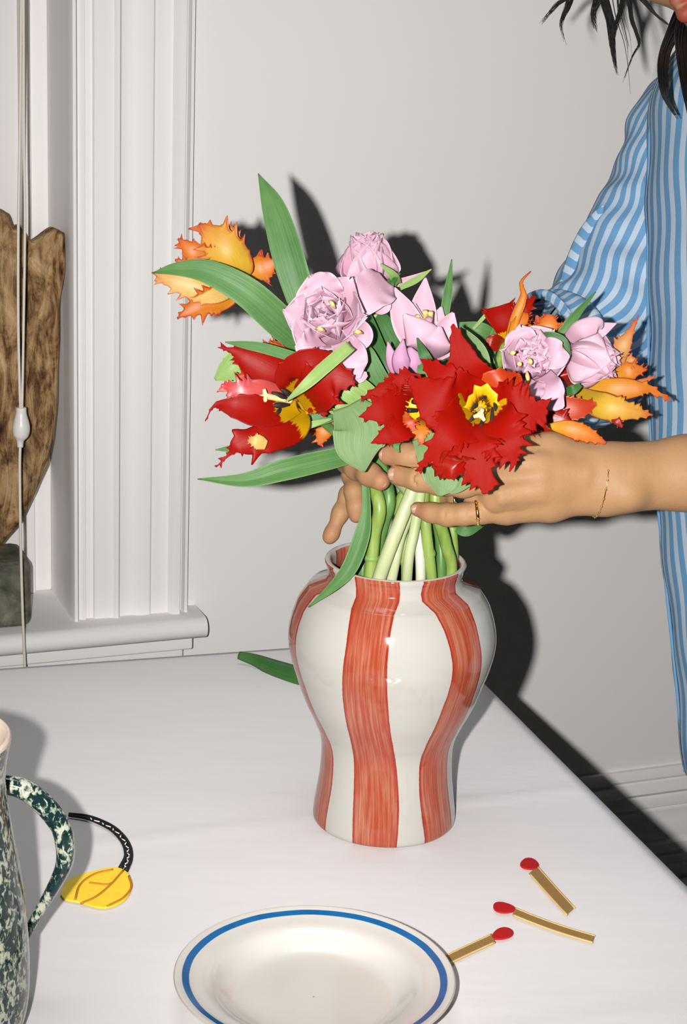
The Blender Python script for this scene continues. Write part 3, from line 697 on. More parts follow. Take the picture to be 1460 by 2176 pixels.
def pistil(o, a, b, r):
    a, b = np.asarray(a), np.asarray(b); ax = norm(b - a); tube('pistil', [a, a * .4 + b * .6, b], [r, r * .9, r * 1.1], M_pist, o, 10)
    e1 = norm(np.cross(ax, (.3, .2, 1))); e2 = np.cross(ax, e1)
    tubes('stigma', [([b - ax * r * .4, b + (math.cos(q) * e1 + math.sin(q) * e2) * r * 2.0 + ax * r * .8], [r * .9, r * .5]) for q in (0.5, 2.6, 4.7)], M_pist, o, 8, 6)
def pet(o, pts, hw, mat, **k): return blade('petal', pts, hw, mat, o, **k)
def lf(o, pts, hw, mat, **k): return blade('leaf', pts, hw, mat, o, **{**dict(cup=.22, ridge=.05), **k})
TOCAM = -CF

# ---- A: yellow and orange parrot tulip at the far left
A = flower('parrot_tulip', 'yellow and orange parrot tulip at the far left of the bouquet', (510, 596, 1.735), 0, via=[(600, 730, 1.745), (700, 880, 1.725)])
pet(A, [(512, 596, 1.73), (496, 560, 1.715), (468, 520, 1.71), (424, 474, 1.715)], [14, 40, 46, 38, 4], M_yell, fringe=.34, teeth=8, seed=3, cup=.35, wave=.10, start=.4)
pet(A, [(510, 590, 1.738), (495, 545, 1.73), (480, 505, 1.728), (470, 490, 1.73)], [16, 28, 30, 16], M_yell, fringe=.2, teeth=6, seed=4, cup=.3, start=.5)
pet(A, [(500, 592, 1.73), (450, 560, 1.718), (412, 536, 1.71), (378, 507, 1.71)], [12, 28, 25, 3], M_oran, fringe=.32, teeth=8, seed=5, cup=.3, start=.35)
pet(A, [(508, 605, 1.72), (450, 618, 1.705), (385, 602, 1.70), (322, 579, 1.70)], [14, 30, 25, 2], M_yel2, fringe=.34, teeth=8, seed=6, cup=.25, wave=.1, start=.4)
pet(A, [(514, 608, 1.725), (470, 632, 1.712), (425, 648, 1.705), (376, 676, 1.705)], [14, 30, 26, 2], M_oran, fringe=.36, teeth=8, seed=7, cup=.35, start=.4)
pet(A, [(512, 585, 1.74), (545, 572, 1.735), (566, 566, 1.735), (590, 552, 1.735)], [8, 26, 28, 4], M_oran, fringe=.42, teeth=7, seed=8, cup=.3, start=.45)
pet(A, [(500, 600, 1.74), (440, 580, 1.735), (372, 552, 1.735)], [12, 26, 4], M_oran, fringe=.45, teeth=7, seed=9, cup=.2)
lf(A, [(664, 760, 1.70), (640, 725, 1.69), (590, 678, 1.672), (520, 618, 1.66), (440, 578, 1.66), (375, 572, 1.665), (324, 580, 1.675)], [30, 32, 34, 32, 25, 14, 1], M_leaf, cup=.25, tilt=[10, 5, -10, -20], ridge=.08)
lf(A, [(672, 740, 1.735), (645, 650, 1.735), (614, 548, 1.73), (582, 442, 1.735), (549, 369, 1.745)], [26, 30, 34, 25, 1], M_leaf, cup=.22, tilt=[12, 0], ridge=.06)

# ---- B: pink double tulip at the top
Bc = P(786, 612, 1.735); B = flower('double_tulip', 'pale pink double tulip standing highest at the top of the bouquet', (786, 612, 1.735), 14, via=[(800, 700, 1.735), (812, 860, 1.73)])
axB = norm(CU * .97 + CR * -.08 - CF * .30)
for i in range(6): cup_petal('petal', Bc, axB, 1.05 * i + .35, .052, .030, 76, [32, -2, -8], M_pink if i % 2 else M_pinkd, B, cup=.36, seed=i, wave=.06, prof=[.3, .75, 1, 1.02, .96, .84, .6, .06])
for i in range(7): cup_petal('petal', Bc + axB * .004, axB, .9 * i, .050, .025, 66, [20, -4, 8], M_pinkd, B, cup=.36, seed=20 + i, wave=.14, prof=[.3, .7, 1, 1.02, .96, .86, .64, .06])
for i in range(5): cup_petal('petal', Bc + axB * .006, axB, 1.25 * i + .4, .048, .018, 52, [10, -2, 20], M_pinkd, B, cup=.36, seed=40 + i, wave=.18, prof=[.3, .7, 1, 1.02, .96, .86, .64, .06])
pet(B, [(820, 596, 1.68), (800, 612, 1.665), (780, 636, 1.655), (764, 674, 1.655)], [20, 44, 46, 34, 8], M_pink, cup=.16, wave=.05, tilt=-8)
pet(B, [(800, 640, 1.672), (815, 640, 1.668), (826, 632, 1.668)], [26, 26, 4], M_pink, cup=.1)
pet(B, [(832, 602, 1.72), (870, 598, 1.715), (906, 578, 1.715)], [5, 11, 2], M_pink, cup=.4)
lf(B, [(846, 603, 1.70), (835, 585, 1.685), (808, 560, 1.68)], [7, 9, 1], M_leafy, cup=.4)
lf(B, [(838, 606, 1.69), (828, 604, 1.685), (850, 580, 1.69)], [9, 9, 2], M_leafd, cup=.2)
lf(B, [(850, 612, 1.70), (885, 594, 1.695), (917, 572, 1.69)], [5, 7, 1], M_leafy, cup=.3)

# ---- C: big pink peony-flowered tulip, upper left
C_ = flower('double_tulip', 'large open pink peony-like tulip with one hanging petal, left of centre', (715, 705, 1.66), 8, via=[(745, 800, 1.69), (790, 930, 1.69)])
Cc = P(712, 690, 1.655); axC = norm(-CF * .88 - CR * .30 + CU * .24)
for i in range(6): cup_petal('petal', Cc, axC, 1.05 * i + .2, .050, .026, 80, [52, 40, 52], M_pink, C_, cup=.35, seed=60 + i, wave=.10, prof=[.3, .75, 1, 1.02, .98, .86, .62, .06])
for i in range(6): cup_petal('petal', Cc + axC * .003, axC, 1.05 * i + .75, .045, .0225, 66, [28, 14, 8], M_pink if i % 2 else M_pinkd, C_, cup=.45, seed=70 + i, wave=.09, prof=[.3, .75, 1, 1.02, .98, .88, .66, .06])
for i in range(5): cup_petal('petal', Cc + axC * .006, axC, 1.25 * i, .036, .019, 52, [14, -4, 6], M_pink if i % 2 else M_pinkd, C_, cup=.28, seed=80 + i, wave=.24, off=.004, prof=[.3, .7, 1, 1.02, .98, .9, .7, .08])
for i in range(4): cup_petal('petal', Cc + axC * .008, axC, 1.57 * i, .032, .011, 30, [4, -6, 14], M_pinkd, C_, cup=.32, seed=90 + i, wave=.30, off=.001, prof=[.3, .7, 1, 1.02, .98, .9, .7, .08])
for (a, b, c_, d_) in ((700, 640, 712, 655), (672, 698, 690, 704), (752, 706, 770, 708)):
    tube('anther', [P(a, b, 1.598), P((a + c_) / 2, (b + d_) / 2 - 2, 1.594), P(c_, d_, 1.600)], [.0010, .0019, .0009], M_anty, C_, 8, 12)
pet(C_, [(728, 725, 1.615), (745, 755, 1.602), (750, 780, 1.60), (758, 806, 1.605)], [26, 34, 30, 8], M_pink, cup=.2, wave=.08, tilt=6)
pet(C_, [(745, 690, 1.63), (768, 715, 1.615), (762, 745, 1.612)], [22, 26, 8], M_pink, cup=.35)
pet(C_, [(700, 640, 1.64), (680, 610, 1.63), (662, 588, 1.635)], [36, 40, 10], M_pink, cup=.3, wave=.1)
pet(C_, [(680, 720, 1.63), (655, 738, 1.615), (628, 744, 1.615)], [30, 34, 8], M_pink, cup=.3, wave=.12)
pet(C_, [(735, 790, 1.62), (762, 800, 1.612), (780, 795, 1.615)], [10, 14, 5], M_pink, cup=.2)
lf(C_, [(860, 870, 1.70), (815, 790, 1.69), (780, 700, 1.70), (770, 650, 1.71)], [22, 26, 22, 10], M_leafd)
lf(C_, [(850, 880, 1.68), (805, 815, 1.665), (780, 755, 1.66), (772, 735, 1.665)], [24, 26, 18, 8], M_leaf)

# ---- D: pink tulip with pointed petals
D_ = flower('pointed_tulip', 'pink tulip with pointed spreading petals and cream stamens, top centre', (914, 762, 1.69), 3, via=[(900, 850, 1.70), (898, 960, 1.675)])
D0 = (914, 764, 1.69)
pet(D_, [D0, (898, 690, 1.70), (904, 590, 1.71)], [12, 30, 28, 2], M_pink, cup=.35, seed=1)
pet(D_, [D0, (868, 690, 1.68), (838, 611, 1.685)], [12, 32, 28, 2], M_pink, cup=.4, seed=2)
pet(D_, [D0, (924, 705, 1.70), (938, 652, 1.705)], [10, 26, 20, 2], M_pink, cup=.4, seed=3)
pet(D_, [D0, (940, 715, 1.68), (963, 664, 1.68)], [12, 34, 26, 3], M_pink, cup=.45, seed=4, tilt=-10)
pet(D_, [D0, (900, 725, 1.655), (858, 668, 1.655)], [14, 40, 34, 3], M_pink, cup=-.35, seed=5, tilt=8)
pet(D_, [D0, (925, 735, 1.655), (935, 694, 1.655)], [14, 36, 30, 4], M_pink, cup=-.35, seed=6, tilt=-6)
pet(D_, [D0, (884, 690, 1.69), (880, 645, 1.69)], [12, 24, 18, 3], M_pinkd, cup=.4, seed=7)
for (a, b, c_, d_) in ((893, 690, 886, 672), (905, 682, 903, 662), (915, 686, 915, 664), (899, 692, 896, 680)):
    tube('anther', [P(a, b, 1.675), P(c_, d_, 1.665)], [.0022, .0026], M_anty, D_, 8, 8)
tube('pistil', [P(912, 700, 1.675), P(911, 678, 1.662)], [.003, .0036], M_pink, D_, 10)
lf(D_, [(912, 775, 1.64), (900, 752, 1.638), (886, 718, 1.642)], [12, 11, 1], M_leafd, cup=.3)
lf(D_, [(944, 672, 1.715), (952, 620, 1.715), (960, 551, 1.72)], [10, 9, 1], M_leaf, cup=.4)
lf(D_, [(900, 860, 1.72), (850, 760, 1.725), (815, 690, 1.73), (800, 655, 1.735)], [26, 26, 20, 6], M_leafd)

# ---- E: closed lilac bud
E_ = flower('tulip_bud', 'small closed lilac tulip bud low in the centre', (866, 812, 1.655), 5, via=[(876, 880, 1.68), (890, 970, 1.675)])
E0 = (866, 814, 1.655)
pet(E_, [E0, (836, 770, 1.652), (824, 726, 1.655)], [14, 17, 12, 1], M_lilac, cup=-.5, seed=1)
pet(E_, [E0, (878, 770, 1.645), (870, 738, 1.65)], [16, 24, 20, 5], M_lilac, cup=-.6, seed=2)
pet(E_, [E0, (852, 765, 1.64), (857, 720, 1.648)], [14, 20, 16, 1], M_lilac, cup=-.5, seed=3)
pet(E_, [E0, (884, 785, 1.65), (890, 752, 1.655)], [10, 12, 10, 2], M_lilac, cup=-.5, seed=4)
lf(E_, [(905, 830, 1.65), (896, 790, 1.645), (893, 765, 1.65)], [12, 10, 2], M_leaf)

# ---- F: red parrot tulip on the left, mouth towards the left
Fb = (648, 870, 1.64); F_ = flower('parrot_tulip', 'red parrot tulip on the left, gaping sideways with yellow throat', Fb, 11, via=[(690, 900, 1.665), (750, 960, 1.69)])
pet(F_, [(632, 838, 1.625), (590, 800, 1.61), (530, 765, 1.605), (497, 746, 1.605), (463, 738, 1.605)], [14, 36, 42, 22, 8, 1], M_redf, fringe=.18, teeth=6, seed=11, cup=.35, start=.45)
pet(F_, [(628, 835, 1.612), (612, 800, 1.585), (650, 768, 1.572), (722, 756, 1.578)], [14, 30, 33, 28, 4], M_redf, fringe=.10, teeth=6, seed=12, cup=.10, tilt=-12, start=.45, asym=.1)
pet(F_, [(640, 858, 1.615), (668, 836, 1.585), (705, 806, 1.575), (757, 814, 1.575)], [16, 44, 50, 40, 2], M_redf, fringe=.30, teeth=7, seed=13, cup=.15, start=.45, wave=.1)
pet(F_, [(640, 868, 1.622), (675, 852, 1.605), (690, 886, 1.60)], [14, 26, 26, 2], M_redf, fringe=.3, teeth=6, seed=131, cup=.15, start=.5)
pet(F_, [(634, 845, 1.628), (585, 815, 1.618), (540, 802, 1.612), (500, 800, 1.612)], [12, 34, 34, 20, 4], M_dkor, fringe=.25, teeth=7, seed=14, cup=.45, start=.5)
pet(F_, [(632, 856, 1.62), (580, 842, 1.60), (520, 832, 1.59), (470, 818, 1.592)], [12, 28, 34, 24, 4], M_rosy_sheen, fringe=.32, teeth=8, seed=15, cup=-.3, start=.6, wave=.12)
pet(F_, [(632, 866, 1.612), (570, 878, 1.585), (505, 868, 1.575), (458, 862, 1.578), (436, 895, 1.58)], [14, 30, 34, 18, 3, 1], M_redf, fringe=.08, teeth=7, seed=16, cup=.3, start=.3, tilt=-15)
pet(F_, [(644, 872, 1.62), (622, 905, 1.595), (570, 928, 1.58), (510, 945, 1.575), (488, 965, 1.578), (459, 993, 1.58)], [20, 38, 36, 26, 6, 1], M_redf, fringe=.26, teeth=8, seed=17, cup=-.25, start=.35, wave=.12)
blade('petal_blotch', [(566, 946, 1.569), (544, 938, 1.565), (526, 936, 1.567)], [10, 17, 12, 2], M_yel2, F_, cup=-.2, fringe=.25, teeth=5, seed=5)
for (a, b, c_, d_) in ((612, 848, 578, 834), (615, 860, 572, 862), (598, 866, 582, 886), (622, 842, 596, 826)):
    tube('anther', [P(a, b, 1.600), P((a + c_) / 2, (b + d_) / 2, 1.594), P(c_, d_, 1.590)], [.0012, .0028, .0012], M_anth, F_, 8, 14)
pistil(F_, P(618, 851, 1.605), P(562, 842, 1.583), .0030)
lf(F_, [(745, 735, 1.565), (690, 782, 1.556), (650, 818, 1.553), (607, 853, 1.56)], [13, 14, 11, 1], M_leafy, cup=.35, tilt=-10)
lf(F_, [(630, 760, 1.585), (560, 740, 1.58), (520, 733, 1.58), (479, 727, 1.585)], [11, 11, 8, 1], M_leaf, cup=.3)
lf(F_, [(600, 815, 1.66), (520, 772, 1.655), (488, 786, 1.655), (457, 806, 1.66)], [30, 34, 26, 3], M_leafy, cup=.3)
lf(F_, [(560, 950, 1.62), (500, 953, 1.615), (458, 956, 1.62)], [8, 8, 1], M_leaf)
lf(F_, [(590, 925, 1.655), (660, 892, 1.645), (745, 862, 1.65), (800, 850, 1.66)], [6, 18, 20, 10], M_leafd)
lf(F_, [(622, 914, 1.64), (660, 903, 1.632), (705, 890, 1.635)], [1, 7, 2], M_leafy)
lf(F_, [(800, 880, 1.64), (745, 838, 1.625), (705, 800, 1.63)], [38, 44, 18], M_leafy, cup=.15)
lf(F_, [(700, 872, 1.618), (745, 880, 1.612), (800, 860, 1.62)], [4, 14, 10], M_leafy, cup=.3)

# ---- G: orange tulip behind F
G = flower('parrot_tulip', 'small orange parrot tulip half hidden behind the left red one', (625, 760, 1.70), 12, via=[(690, 830, 1.71), (780, 950, 1.72)])
pet(G, [(628, 762, 1.69), (590, 748, 1.68), (560, 742, 1.68), (520, 744, 1.685)], [8, 18, 14, 2], M_oran, fringe=.3, teeth=6, seed=1, cup=.3)
pet(G, [(625, 758, 1.70), (595, 740, 1.695), (572, 724, 1.695)], [8, 18, 12, 3], M_dkor, fringe=.4, teeth=6, seed=2, cup=.3)
pet(G, [(620, 765, 1.695), (580, 765, 1.69), (548, 752, 1.69)], [8, 14, 10, 2], M_oran, fringe=.3, teeth=6, seed=3, cup=.3)

# ---- H: the big red parrot tulip in front
H0 = (1020, 870, 1.545); H = flower('parrot_tulip', 'big wide-open red parrot tulip with yellow eye facing the viewer, front centre', (1018, 880, 1.595), 6, via=[(1000, 905, 1.64), (940, 980, 1.655)])
hp = [  # mid, tip, widths, seed
    ([(990, 785, 1.520), (963, 688, 1.515)], [34, 60, 62, 32, 2], M_red, 21, .045), ([(1068, 818, 1.525), (1108, 800, 1.53)], [34, 52, 52, 32, 8], M_dkor, 22, .12),
    ([(1096, 872, 1.515), (1165, 876, 1.515)], [34, 58, 64, 48, 6], M_red, 23, .26), ([(1072, 935, 1.508), (1096, 988, 1.505)], [36, 60, 62, 42, 3], M_red, 24, .24),
    ([(1010, 950, 1.505), (1032, 1050, 1.505)], [36, 54, 56, 44, 8], M_red, 25, .30), ([(950, 925, 1.505), (886, 1002, 1.51)], [34, 56, 50, 24, 1], M_red, 26, .18),
    ([(940, 856, 1.515), (868, 805, 1.52)], [34, 62, 70, 50, 5], M_red, 27, .10), ([(950, 810, 1.52), (893, 762, 1.525)], [32, 50, 46, 28, 1], M_red, 28, .12)]
for i, (q, hwid, mt, sd, fr) in enumerate(hp):
    lift = .004 * (i % 2)
    st_ = (H0[0] + (q[0][0] - H0[0]) * .06, H0[1] + (q[0][1] - H0[1]) * .06, H0[2])
    md = ((H0[0] * .55 + q[0][0] * .45), (H0[1] * .55 + q[0][1] * .45), q[0][2] + .012)
    pet(H, [st_, (md[0], md[1], md[2] - lift), (q[0][0], q[0][1], q[0][2] - lift), q[1]], hwid, mt, fringe=fr, teeth=9, seed=sd, cup=[.5, .2, .05, -.1], wave=.07, start=.55)
eye = [(974, 892), (984, 884), (982, 868), (990, 862), (996, 842), (1006, 836), (1008, 818), (1022, 822), (1036, 814), (1046, 828), (1058, 838), (1056, 852), (1066, 864), (1060, 878), (1064, 894), (1050, 898), (1048, 912), (1034, 908), (1020, 920), (1010, 908), (996, 902), (986, 896)]
V = [P(1021, 868, 1.536)]; U = [(.5, 0)]
for i, rr_ in enumerate((.35, .7, 1.0)):
    for j in range(88):
        a, b = eye[j // 4], eye[(j // 4 + 1) % 22]; f = (j % 4) / 4; x, y = a[0] * (1 - f) + b[0] * f, a[1] * (1 - f) + b[1] * f
        V.append(P(1021 + (x - 1021) * rr_, 868 + (y - 868) * rr_, 1.536 - .015 * rr_ ** 1.6)); U.append((.5, .1 * rr_))
mesh('petal_blotch', V, [[0, 1 + j, 1 + (j + 1) % 88] for j in range(88)] + grid_faces(3, 88, True, 1), petal_mat('yellow_eye', [(0, YEL), (1, YEL)], None, .5, .2, .06, k=.62), H, uv=U, solid=.0005)
pet(H, [(985, 950, 1.525), (962, 965, 1.506), (965, 990, 1.500), (985, 1004, 1.503)], [30, 46, 40, 10], M_redo, fringe=.16, teeth=8, seed=29, cup=-.4, start=.3, wave=.15)
for (a, b, c_, d_) in ((1046, 866, 1042, 906), (1030, 884, 1014, 915), (1012, 876, 996, 897), (1013, 856, 1003, 868), (1030, 843, 1026, 846), (1050, 856, 1052, 872)):
    tube('anther', [P(a, b, 1.526), P((a + c_) / 2 + 2, (b + d_) / 2, 1.520), P(c_, d_, 1.517)], [.0009, .0018, .0009], M_anth, H, 8, 14)
pistil(H, P(1021, 862, 1.545), P(1021, 882, 1.515), .0028)
lf(H, [(896, 925, 1.575), (925, 975, 1.566), (940, 1020, 1.566), (934, 1054, 1.568)], [22, 34, 40, 34, 4], M_leafp, cup=.15, tilt=[0, 14])
lf(H, [(925, 990, 1.570), (960, 1025, 1.568), (1000, 1030, 1.57)], [20, 24, 4], M_leafp, cup=.2)
lf(H, [(1000, 800, 1.605), (1000, 750, 1.60), (975, 698, 1.605)], [36, 40, 26, 8], M_leafp, cup=.25)

# ---- I: red parrot tulip left of the big one
I0 = (892, 874, 1.605); I_ = flower('parrot_tulip', 'red parrot tulip turned left, tucked behind the big front one', (900, 880, 1.61), 1, via=[(905, 930, 1.64), (898, 990, 1.652)])
pet(I_, [I0, (860, 868, 1.575), (820, 872, 1.565), (762, 886, 1.565)], [18, 44, 46, 30, 1], M_red, fringe=.24, teeth=8, seed=31, cup=.1, start=.4)
pet(I_, [I0, (860, 845, 1.578), (825, 832, 1.57), (768, 846, 1.57)], [14, 34, 34, 22, 1], M_red, fringe=.3, teeth=7, seed=32, cup=.15, start=.4)
pet(I_, [I0, (878, 835, 1.575), (860, 812, 1.568), (815, 806, 1.57)], [16, 36, 34, 20, 1], M_red, fringe=.24, teeth=7, seed=33, cup=.15, start=.4)
pet(I_, [I0, (886, 835, 1.568), (880, 800, 1.56)], [14, 30, 26, 4], M_redo, fringe=.24, teeth=7, seed=36, cup=-.3)
pet(I_, [I0, (860, 900, 1.572), (830, 922, 1.565), (788, 942, 1.566)], [14, 36, 32, 20, 1], M_red, fringe=.18, teeth=6, seed=34, cup=.15, start=.4)
pet(I_, [(896, 880, 1.595), (893, 905, 1.572), (898, 945, 1.568)], [10, 20, 18, 2], M_oran, fringe=.4, teeth=8, seed=35, cup=-.3)
pet(I_, [(880, 876, 1.575), (870, 890, 1.566), (880, 915, 1.566)], [10, 16, 6], M_dkor, fringe=.4, teeth=6, seed=37, cup=-.3)
blade('petal_blotch', [(890, 886, 1.566), (880, 868, 1.562), (876, 846, 1.562)], [10, 15, 12, 3], petal_mat('yellow_throat', [(0, YEL), (1, YEL)], None, .45, .3, .1, k=.66), I_, cup=.2, fringe=.35, teeth=5, seed=9)
for (a, b, c_, d_) in ((892, 858, 878, 853), (886, 872, 868, 872)): tube('anther', [P(a, b, 1.558), P(c_, d_, 1.552)], [.0018, .0024], M_anth, I_, 8, 8)
lf(I_, [(738, 862, 1.600), (764, 908, 1.588), (762, 955, 1.586), (773, 1003, 1.590)], [34, 58, 48, 3], M_leafp, cup=.12, tilt=[12, -6])
lf(I_, [(800, 905, 1.598), (796, 925, 1.594), (790, 950, 1.594)], [28, 30, 8], M_leafp, cup=.15)
lf(I_, [(850, 932, 1.596), (842, 945, 1.592), (848, 962, 1.592)], [6, 7, 1], M_leaf)
lf(I_, [(760, 962, 1.655), (690, 978, 1.645), (600, 1000, 1.635), (520, 1021, 1.635), (420, 1018, 1.645)], [18, 22, 23, 15, 1], M_leaf, cup=.35, tilt=[10, -20], ridge=.12)

# ---- J: red and orange tulip with a curled tip, top right
J = flower('parrot_tulip', 'red and orange parrot tulip with a long curled petal tip, right of centre', (1072, 730, 1.70), 7, via=[(1040, 830, 1.68), (970, 950, 1.675)])
pet(J, [(1078, 735, 1.70), (1073, 700, 1.69), (1066, 672, 1.688), (1060, 650, 1.69)], [12, 18, 27, 35, 28], M_red, fringe=.22, teeth=5, seed=41, cup=.25, start=.75)
pet(J, [(1080, 728, 1.685), (1094, 680, 1.675), (1112, 630, 1.672), (1108, 600, 1.675), (1128, 576, 1.68)], [7, 11, 10, 5, 3, 1], M_oran, cup=.4, fringe=.1, teeth=4, seed=42)
pet(J, [(1085, 715, 1.69), (1100, 680, 1.682), (1115, 655, 1.68), (1138, 630, 1.682)], [8, 14, 20, 14, 2], M_redo, fringe=.4, teeth=6, seed=43, cup=.3)
pet(J, [(1085, 722, 1.682), (1098, 695, 1.676), (1112, 676, 1.676), (1122, 666, 1.678)], [8, 15, 14, 4], M_oran, fringe=.3, teeth=5, seed=44, cup=.3)
pet(J, [(1075, 735, 1.70), (1050, 728, 1.69), (1032, 724, 1.69)], [10, 18, 8], M_redo, cup=.2)
lf(J, [(1060, 720, 1.715), (1020, 705, 1.705), (975, 690, 1.71)], [10, 20, 6], M_leaf, cup=.2)
lf(J, [(1035, 760, 1.70), (1066, 690, 1.705), (1094, 642, 1.715)], [12, 13, 1], M_leaf, cup=.3)
lf(J, [(1005, 700, 1.70), (1030, 672, 1.695), (1054, 644, 1.695)], [3, 4, 1], M_leafy, cup=.2)
lf(J, [(1050, 830, 1.655), (1040, 770, 1.65), (1010, 722, 1.655), (985, 706, 1.66)], [10, 11, 9, 2], M_leafd, cup=.3)

# ---- K: orange tulip behind the pink ones on the right
K = flower('parrot_tulip', 'small bright orange parrot tulip peeping between two pink ones', (1160, 735, 1.715), 9, via=[(1110, 850, 1.71), (1010, 960, 1.70)])
pet(K, [(1150, 735, 1.71), (1150, 700, 1.70), (1140, 670, 1.70)], [10, 14, 12, 3], M_dkor, fringe=.3, teeth=5, seed=1, cup=.3)
pet(K, [(1158, 735, 1.705), (1164, 700, 1.695), (1168, 668, 1.695)], [14, 24, 24, 12], M_oran, fringe=.4, teeth=8, seed=2, cup=.3)
pet(K, [(1165, 735, 1.705), (1192, 702, 1.695), (1216, 684, 1.695)], [12, 16, 12, 2], M_oran, fringe=.2, teeth=5, seed=3, cup=.3)
pet(K, [(1140, 735, 1.72), (1124, 705, 1.71), (1118, 676, 1.71)], [12, 18, 12, 3], M_oran, fringe=.3, teeth=5, seed=4, cup=.3)

# ---- L: pink peony tulip, right of the big red one
L = flower('double_tulip', 'ruffled pink peony-like tulip with cream flecks, right of the big red one', (1125, 790, 1.665), 13, via=[(1090, 860, 1.69), (1000, 960, 1.70)])
Lc = P(1125, 778, 1.655); axL = norm(-CF * .92 + CU * .22 + CR * .04)
for i in range(6): cup_petal('petal', Lc, axL, 1.05 * i + .1, .044, .024, 78, [50, 34, 20], M_pink, L, cup=.35, seed=160 + i, wave=.16, prof=[.3, .75, 1, 1.02, .98, .86, .62, .06])
for i in range(7): cup_petal('petal', Lc + axL * .004, axL, .9 * i + .3, .038, .017, 62, [26, 4, 4], M_pinkd, L, cup=.4, seed=170 + i, wave=.34, off=.002, prof=[.3, .75, 1, 1.02, .98, .88, .66, .06])
for i in range(7): cup_petal('petal', Lc + axL * .008, axL, .9 * i, .034, .012, 44, [10, -4, 12], M_pinkd if i % 2 else M_pink, L, cup=.3, seed=180 + i, wave=.45, off=.002, prof=[.3, .7, 1, 1.02, .98, .9, .7, .08])
for i in range(5): cup_petal('petal', Lc + axL * .008, axL, 1.25 * i + .2, .031, .009, 22, [0, -4, 14], M_pinkd, L, cup=.35, seed=190 + i, wave=.5, off=.001, prof=[.3, .7, 1, 1.02, .98, .9, .7, .08])
for (a, b, c_, d_) in ((1084, 752, 1096, 748), (1124, 762, 1130, 774), (1120, 790, 1122, 815), (1100, 772, 1108, 775)):
    tube('anther', [P(a, b, 1.596), P((a + c_) / 2, (b + d_) / 2, 1.592), P(c_, d_, 1.597)], [.0009, .0021, .0008], M_anty, L, 8, 12)
pet(L, [(1150, 752, 1.63), (1172, 752, 1.618), (1190, 758, 1.615), (1211, 757, 1.618)], [22, 34, 32, 22, 2], M_pink, cup=.15, wave=.08)
pet(L, [(1150, 800, 1.63), (1165, 830, 1.612), (1180, 852, 1.61), (1198, 866, 1.612)], [24, 34, 32, 22, 3], M_pink, cup=.15, wave=.08)
pet(L, [(1140, 810, 1.62), (1130, 835, 1.61), (1125, 855, 1.61)], [20, 24, 8], M_pink, cup=.2, wave=.1)
pet(L, [(1110, 740, 1.64), (1105, 715, 1.63), (1100, 700, 1.632)], [30, 34, 12], M_pink, cup=.3)
lf(L, [(1132, 724, 1.64), (1165, 718, 1.63), (1195, 728, 1.628), (1213, 758, 1.63)], [6, 13, 12, 1], M_leafd, cup=.3)
lf(L, [(1040, 830, 1.63), (1034, 808, 1.625), (1044, 770, 1.63)], [5, 6, 1], M_leafy)

# ---- M: pink tulip facing right
Mf = flower('double_tulip', 'smooth pale pink tulip with closed petals facing right', (1196, 755, 1.675), 10, via=[(1130, 850, 1.70), (1010, 960, 1.705)])
Mb = P(1200, 748, 1.672); axM = norm(CR * .93 - CU * .26 - CF * .28)
for i in range(6): cup_petal('petal', Mb, axM, 1.05 * i + .3, .052, .031, 74, [30, -2, -16], M_pink, Mf, cup=.42, seed=260 + i, wave=.05, prof=[.35, .85, 1, 1, .9, .7, .3])
for i in range(6): cup_petal('petal', Mb + axM * .004, axM, 1.05 * i, .049, .020, 54, [18, 0, 2], M_pinkd, Mf, cup=.5, seed=270 + i, wave=.2, prof=[.3, .7, 1, 1.02, .96, .86, .64, .06])
pet(Mf, [(1206, 722, 1.65), (1232, 702, 1.635), (1268, 690, 1.635), (1282, 694, 1.64)], [14, 20, 18, 6], M_pink, cup=-.3)
pet(Mf, [(1256, 716, 1.655), (1280, 700, 1.65), (1310, 687, 1.652)], [14, 14, 1], M_pink, cup=.2)
lf(Mf, [(1180, 728, 1.69), (1222, 672, 1.69), (1266, 620, 1.70)], [11, 9, 1], M_leaf, cup=.4)
lf(Mf, [(1204, 832, 1.635), (1218, 828, 1.63), (1234, 818, 1.632)], [8, 10, 5], M_leafd)

# ---- N: orange tulip at the far right
N_ = flower('parrot_tulip', 'orange and yellow parrot tulip at the far right, against the striped shirt', (1215, 832, 1.69), 15, via=[(1130, 880, 1.71), (1020, 970, 1.715)])
pet(N_, [(1226, 830, 1.675), (1270, 858, 1.648), (1325, 872, 1.642), (1388, 882, 1.648)], [10, 28, 30, 20, 1], M_yell, fringe=.24, teeth=6, seed=51, cup=-.35, start=.55)
pet(N_, [(1226, 824, 1.68), (1290, 826, 1.662), (1350, 826, 1.658), (1385, 828, 1.66), (1428, 854, 1.665)], [10, 22, 24, 15, 6, 1], M_oran, fringe=.2, teeth=5, seed=52, cup=-.25, start=.6)
pet(N_, [(1310, 822, 1.67), (1350, 818, 1.665), (1394, 798, 1.668)], [10, 12, 8, 1], M_peach, fringe=.2, teeth=4, seed=53, cup=.3)
pet(N_, [(1305, 785, 1.69), (1318, 745, 1.68), (1336, 712, 1.678), (1357, 670, 1.68)], [14, 20, 18, 8, 1], M_peach, fringe=.28, teeth=6, seed=54, cup=.3)
pet(N_, [(1310, 785, 1.688), (1340, 768, 1.68), (1356, 770, 1.68)], [8, 15, 10, 1], M_peach, fringe=.3, teeth=5, seed=55, cup=.3)
pet(N_, [(1300, 810, 1.69), (1335, 790, 1.68), (1376, 785, 1.682)], [14, 24, 18, 2], M_oran, fringe=.36, teeth=6, seed=56, cup=.3)
pet(N_, [(1296, 876, 1.65), (1310, 892, 1.645), (1322, 908, 1.645)], [6, 10, 3], M_redo, fringe=.4, teeth=4, seed=57)
pet(N_, [(1215, 832, 1.69), (1200, 805, 1.665), (1194, 780, 1.665)], [16, 22, 20, 6], M_redo, cup=.2)

